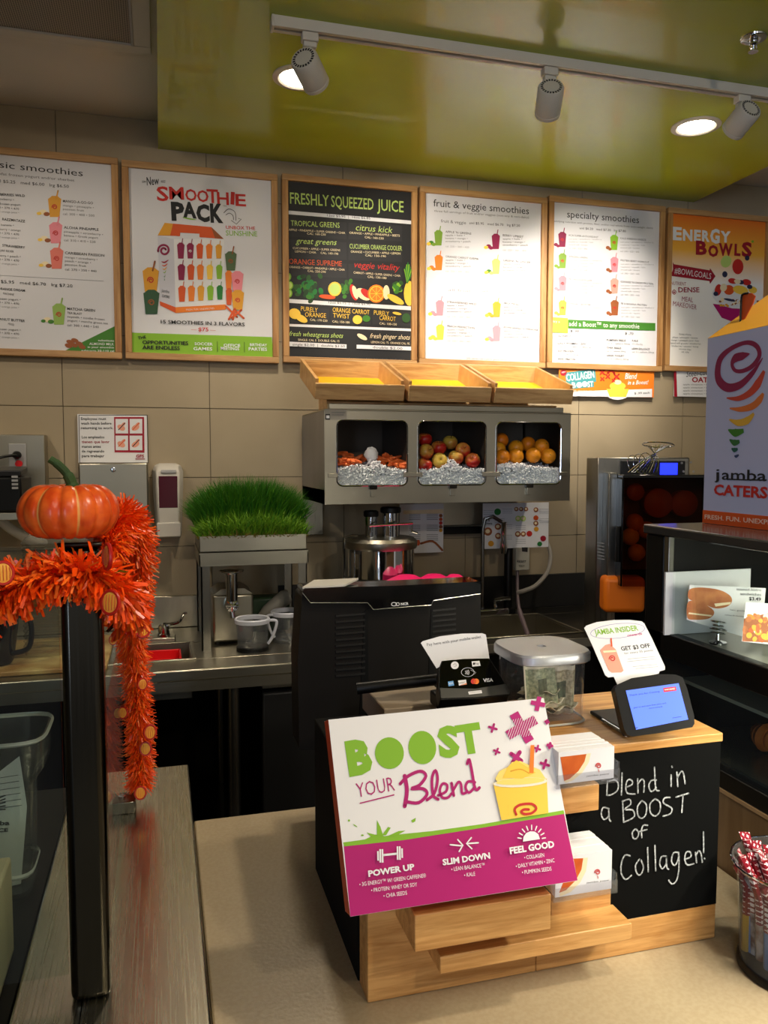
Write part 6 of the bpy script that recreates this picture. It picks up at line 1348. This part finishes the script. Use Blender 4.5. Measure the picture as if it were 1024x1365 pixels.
# contents
wy = YE-.075
a = hit(888, 763, 'Y', wy); b = hit(999, 828, 'Y', wy)
o = MB().box((a.x, wy, 1.247), (b.x, wy+.004, a.z), PAPER).build('white_back_card', smooth=False); tag(o, 'blank white board standing at the back inside the display case', 'card')
def price(q, label, Y, az):
    n = plane_n(az, 8); pl = Print(hit(*q[3], 'Y', Y), n); pl.cnt = 0
    Q = [pl.at(x, y, 0) for x, y in q]; o = MB().prism(Q, -pl.n*.001, PAPER).build('price_card', smooth=False); tag(o, label, 'price card'); o['_o'] = tuple(o.location)
    return o, pl
o, p = price([(919.4, 779.4), (1021, 784), (1015, 856), (915.4, 826)], 'price card with printed sandwiches and the price 3.49 in the display case', 1.12, -25); p.tf = (860, 680, .3077); p.step = .0003
BR1 = mat('bread_ink', (.80, .50, .26), .6, kind='mottle', s=5, rgb2=(.62, .32, .14))
p.poly([(192, 345), (240, 335), (320, 345), (368, 370), (376, 398), (350, 420), (300, 425), (240, 400), (190, 385)], BR1, smooth=4); p.up(); p.poly([(185, 400), (225, 395), (280, 420), (300, 445), (275, 470), (215, 475), (183, 465)], BR1, smooth=4); p.poly([(300, 405), (372, 398), (368, 408), (305, 418)], CREAM); p.poly([(190, 443), (290, 455), (286, 461), (188, 450)], CREAM)
p.text('toasted bistro', (396, 348), (503, 352), 13, INK); p.text('sandwiches', (412, 368), (503, 372), 13, INK); p.text('$3.49', (450, 390), (502, 393), 15, INK, .02); p.text('ham, gouda', (368, 434), (432, 440), 7, INK); p.text('turkey & cheddar', (345, 456), (430, 464), 7, INK); p.done(o)
o, p = price([(994.5, 803), (1060, 806), (1056, 862), (989, 855)], 'price card with printed golden waffles at the right picture edge in the display case', 1.0, -20); p.tf = (860, 680, .3077); p.step = .0003
p.poly([(428, 470), (560, 440), (640, 440), (640, 580), (421, 568)], BROWN); p.up(); R = random.Random(8)
for k in range(40): p.disc(R.uniform(432, 620), R.uniform(455, 562), R.uniform(8, 20), R.uniform(6, 14), R.choice([GOLD, ORG, DORG, BR1, CREAM]), rot=R.random()*3)
p.done(o)
r = root('spring_label_clip', 'chrome spring label holder standing on the case deck before the cards', 'label holder', (.90, 1.08, 1.247))
c = hit(957, 858, 'Z', 1.247); m = MB()
MB().lathe([(.014, .0), (.014, .003), (.004, .006), (.003, .018)], c, CHROME, 20).build('base', r)
for k in range(4): MB().torus(c+Vector((0, 0, .018+k*.006)), [.010, .012, .008, .011][k], .0018, CHROME, (.2, .1, 1)).build('coil', r)
c = hit(1022, 990, 'X', .95); m = MB(); CRO = mat('pastry_crust', (.80, .45, .16), .45, kind='mottle', s=3, rgb2=(.60, .28, .08)); c.z = 1.092
for k in range(7):
    t = (k-3)/3; rr = .024*(1-.55*abs(t)); m.lathe([(rr*.8, -.009), (rr, 0), (rr*.8, .009)], c+Vector((.02*t*t, t*.038, -.002*abs(t))), CRO, 16, axis=(.3*t, 1, 0))
tag(m.build('croissant'), 'golden croissant on the lower deck at the right picture edge', 'pastry')
for k, (x, y) in enumerate([(1.05, .95), (1.18, 1.05)]):
    o = dup(bpy.data.objects['croissant'], (x, y, 1.068), (0, 0, .6+k), ['golden croissant further back on the lower case deck', 'golden croissant by the end panel on the lower case deck'][k])
# big caters box
bx0, by0, bz0, bz1 = .950, 1.242, 1.4325, 1.764; by1 = .86; dX = .20
r = root('caters_box', 'tall lavender-white carry box with orange base band on top of the display case', 'box', (1.05, 1.05, bz0))
LAV = mat('carton_white', (.74, .75, .86), .5)
m = MB().box((bx0, by1, bz0), (bx0+dX, by0, bz1), LAV).build('carton', r, bevel=.001)
RG = mat('carton_gold', (.86, .62, .18), .5); RI = mat('carton_orange', (.80, .32, .12), .5); RZ = bz1+.075; xr = bx0+.085
m = MB().prism([(bx0, by0, bz1), (xr, by0-.055, RZ), (xr, by1+.03, RZ), (bx0, by1, bz1)], (.0015, 0, -.001), RG)
m.prism([(bx0+dX, by0, bz1), (bx0+dX, by1, bz1), (xr+.03, by1+.03, RZ), (xr+.03, by0-.055, RZ)], (-.0015, 0, -.001), RG); m.build('roof_flap', r)
MB().prism([(bx0, by0, bz1), (bx0+dX, by0, bz1), (xr+.03, by0-.055, RZ), (xr, by0-.055, RZ)], (0, -.0012, 0), RG).build('gable_flap', r)
MB().prism([(xr+.005, by0-.055, RZ), (xr+.005, by0-.07, RZ+.035), (xr+.005, by1+.04, RZ+.035), (xr+.005, by1+.03, RZ)], (.002, 0, 0), RG).build('handle_flap', r)
pr_ = Print((bx0+.03, 0, 0), (-1, 0, 0), (920, 370, .2488)); pr_.layer = 0; pr_.cnt = 0
h1 = [pr_.at(x, y, 0) for x, y in [(285, 95), (300, 82), (335, 84), (353, 100), (340, 140), (300, 215), (275, 250)]]
MB().prism(h1, (-.0015, 0, 0), RI).build('handle_tab', r)
MB().tube([v+Vector((-.003, 0, 0)) for v in [pr_.at(x, y, 0) for x, y in [(318, 84), (296, 88), (284, 105), (280, 180), (276, 245), (262, 258)]]], .0018, BLACK, 8, 4).build('cord', r)
p = Print((bx0, 0, 0), (-1, 0, 0), (920, 370, .2488)); p.step = .0002
p.poly([(63, 1238), (560, 1268), (560, 1400), (63, 1315)], DORG) if 0 else None
zb = hit(935, 679.5, 'X', bx0).z
MB().box((bx0-.0006, by1, bz0), (bx0, by0, zb), DORG).build('base_band', r, smooth=False)
p.up(3)
p.text('FRESH. FUN. UNEXPECTED.', (80, 1292), (560, 1335), 24, mat('peach_ink', (.95, .80, .72), .6), .02)
MC = MAROON
# spiral mark: tapered ribbons
def ribbon(pts, ws, m):
    P = crom([p.at(*q) for q in pts], 5); sc = (p.at(pts[0][0]+1, pts[0][1])-p.at(*pts[0])).length; n = len(P); vs = []
    for i, q in enumerate(P):
        t = (P[min(i+1, n-1)]-P[max(i-1, 0)]).normalized(); b = p.n.cross(t); f = i/(n-1)*(len(ws)-1); k = int(min(f, len(ws)-2)); w_ = (ws[k]*(1-(f-k))+ws[k+1]*(f-k))*sc*.5
        vs += [q+b*w_, q-b*w_]
    p.g('logo').add(vs, [[2*i, 2*i+1, 2*i+3, 2*i+2] for i in range(n-1)], m)
ribbon([(322, 408), (285, 420), (245, 432), (228, 465), (245, 498), (285, 500), (335, 475), (372, 425), (368, 380), (335, 352), (285, 352), (215, 385), (165, 435), (150, 500), (160, 555), (205, 590), (270, 575), (330, 520), (370, 465), (392, 430)], [2, 30, 34, 18, 14, 16, 20, 22, 20, 18, 16, 20, 30, 34, 36, 34, 30, 24, 12, 3], MC)
for pts, ws, c_ in [([(198, 645), (260, 648), (320, 620), (365, 570), (400, 500)], [4, 18, 26, 34, 12], mat('logo_red', (.80, .28, .20), .6)), ([(215, 700), (270, 706), (335, 690), (375, 655), (395, 620)], [4, 18, 26, 28, 10], mat('logo_orange', (.86, .45, .20), .6)),
                    ([(212, 760), (260, 778), (310, 765), (345, 728)], [4, 24, 28, 10], mat('logo_gold', (.88, .68, .22), .6)), ([(207, 815), (245, 832), (290, 820)], [4, 30, 14], MATS['leaf_green_ink']), ([(214, 868), (240, 885), (268, 878)], [4, 24, 12], mat('logo_green', (.18, .42, .20), .6)), ([(225, 915), (240, 924), (258, 918)], [4, 18, 8], mat('logo_teal', (.12, .36, .30), .6)), ([(240, 955), (250, 958), (264, 950)], [4, 12, 6], mat('logo_blue', (.18, .25, .42), .6))]: ribbon(pts, ws, c_)
p.text('j', (132, 1080), (160, 1080), 60, INK, .0); p.text('amba', (172, 1082), (412, 1090), 58, INK, .012); p.stroke([(200, 1080), (300, 1084), (412, 1085)], 5, INK, smooth=0)
p.text('CATERS', (130, 1162), (418, 1182), 56, RED, .035); p.done(r)
# clean helper keys
for o in bpy.data.objects:
    if '_o' in o: del o['_o']
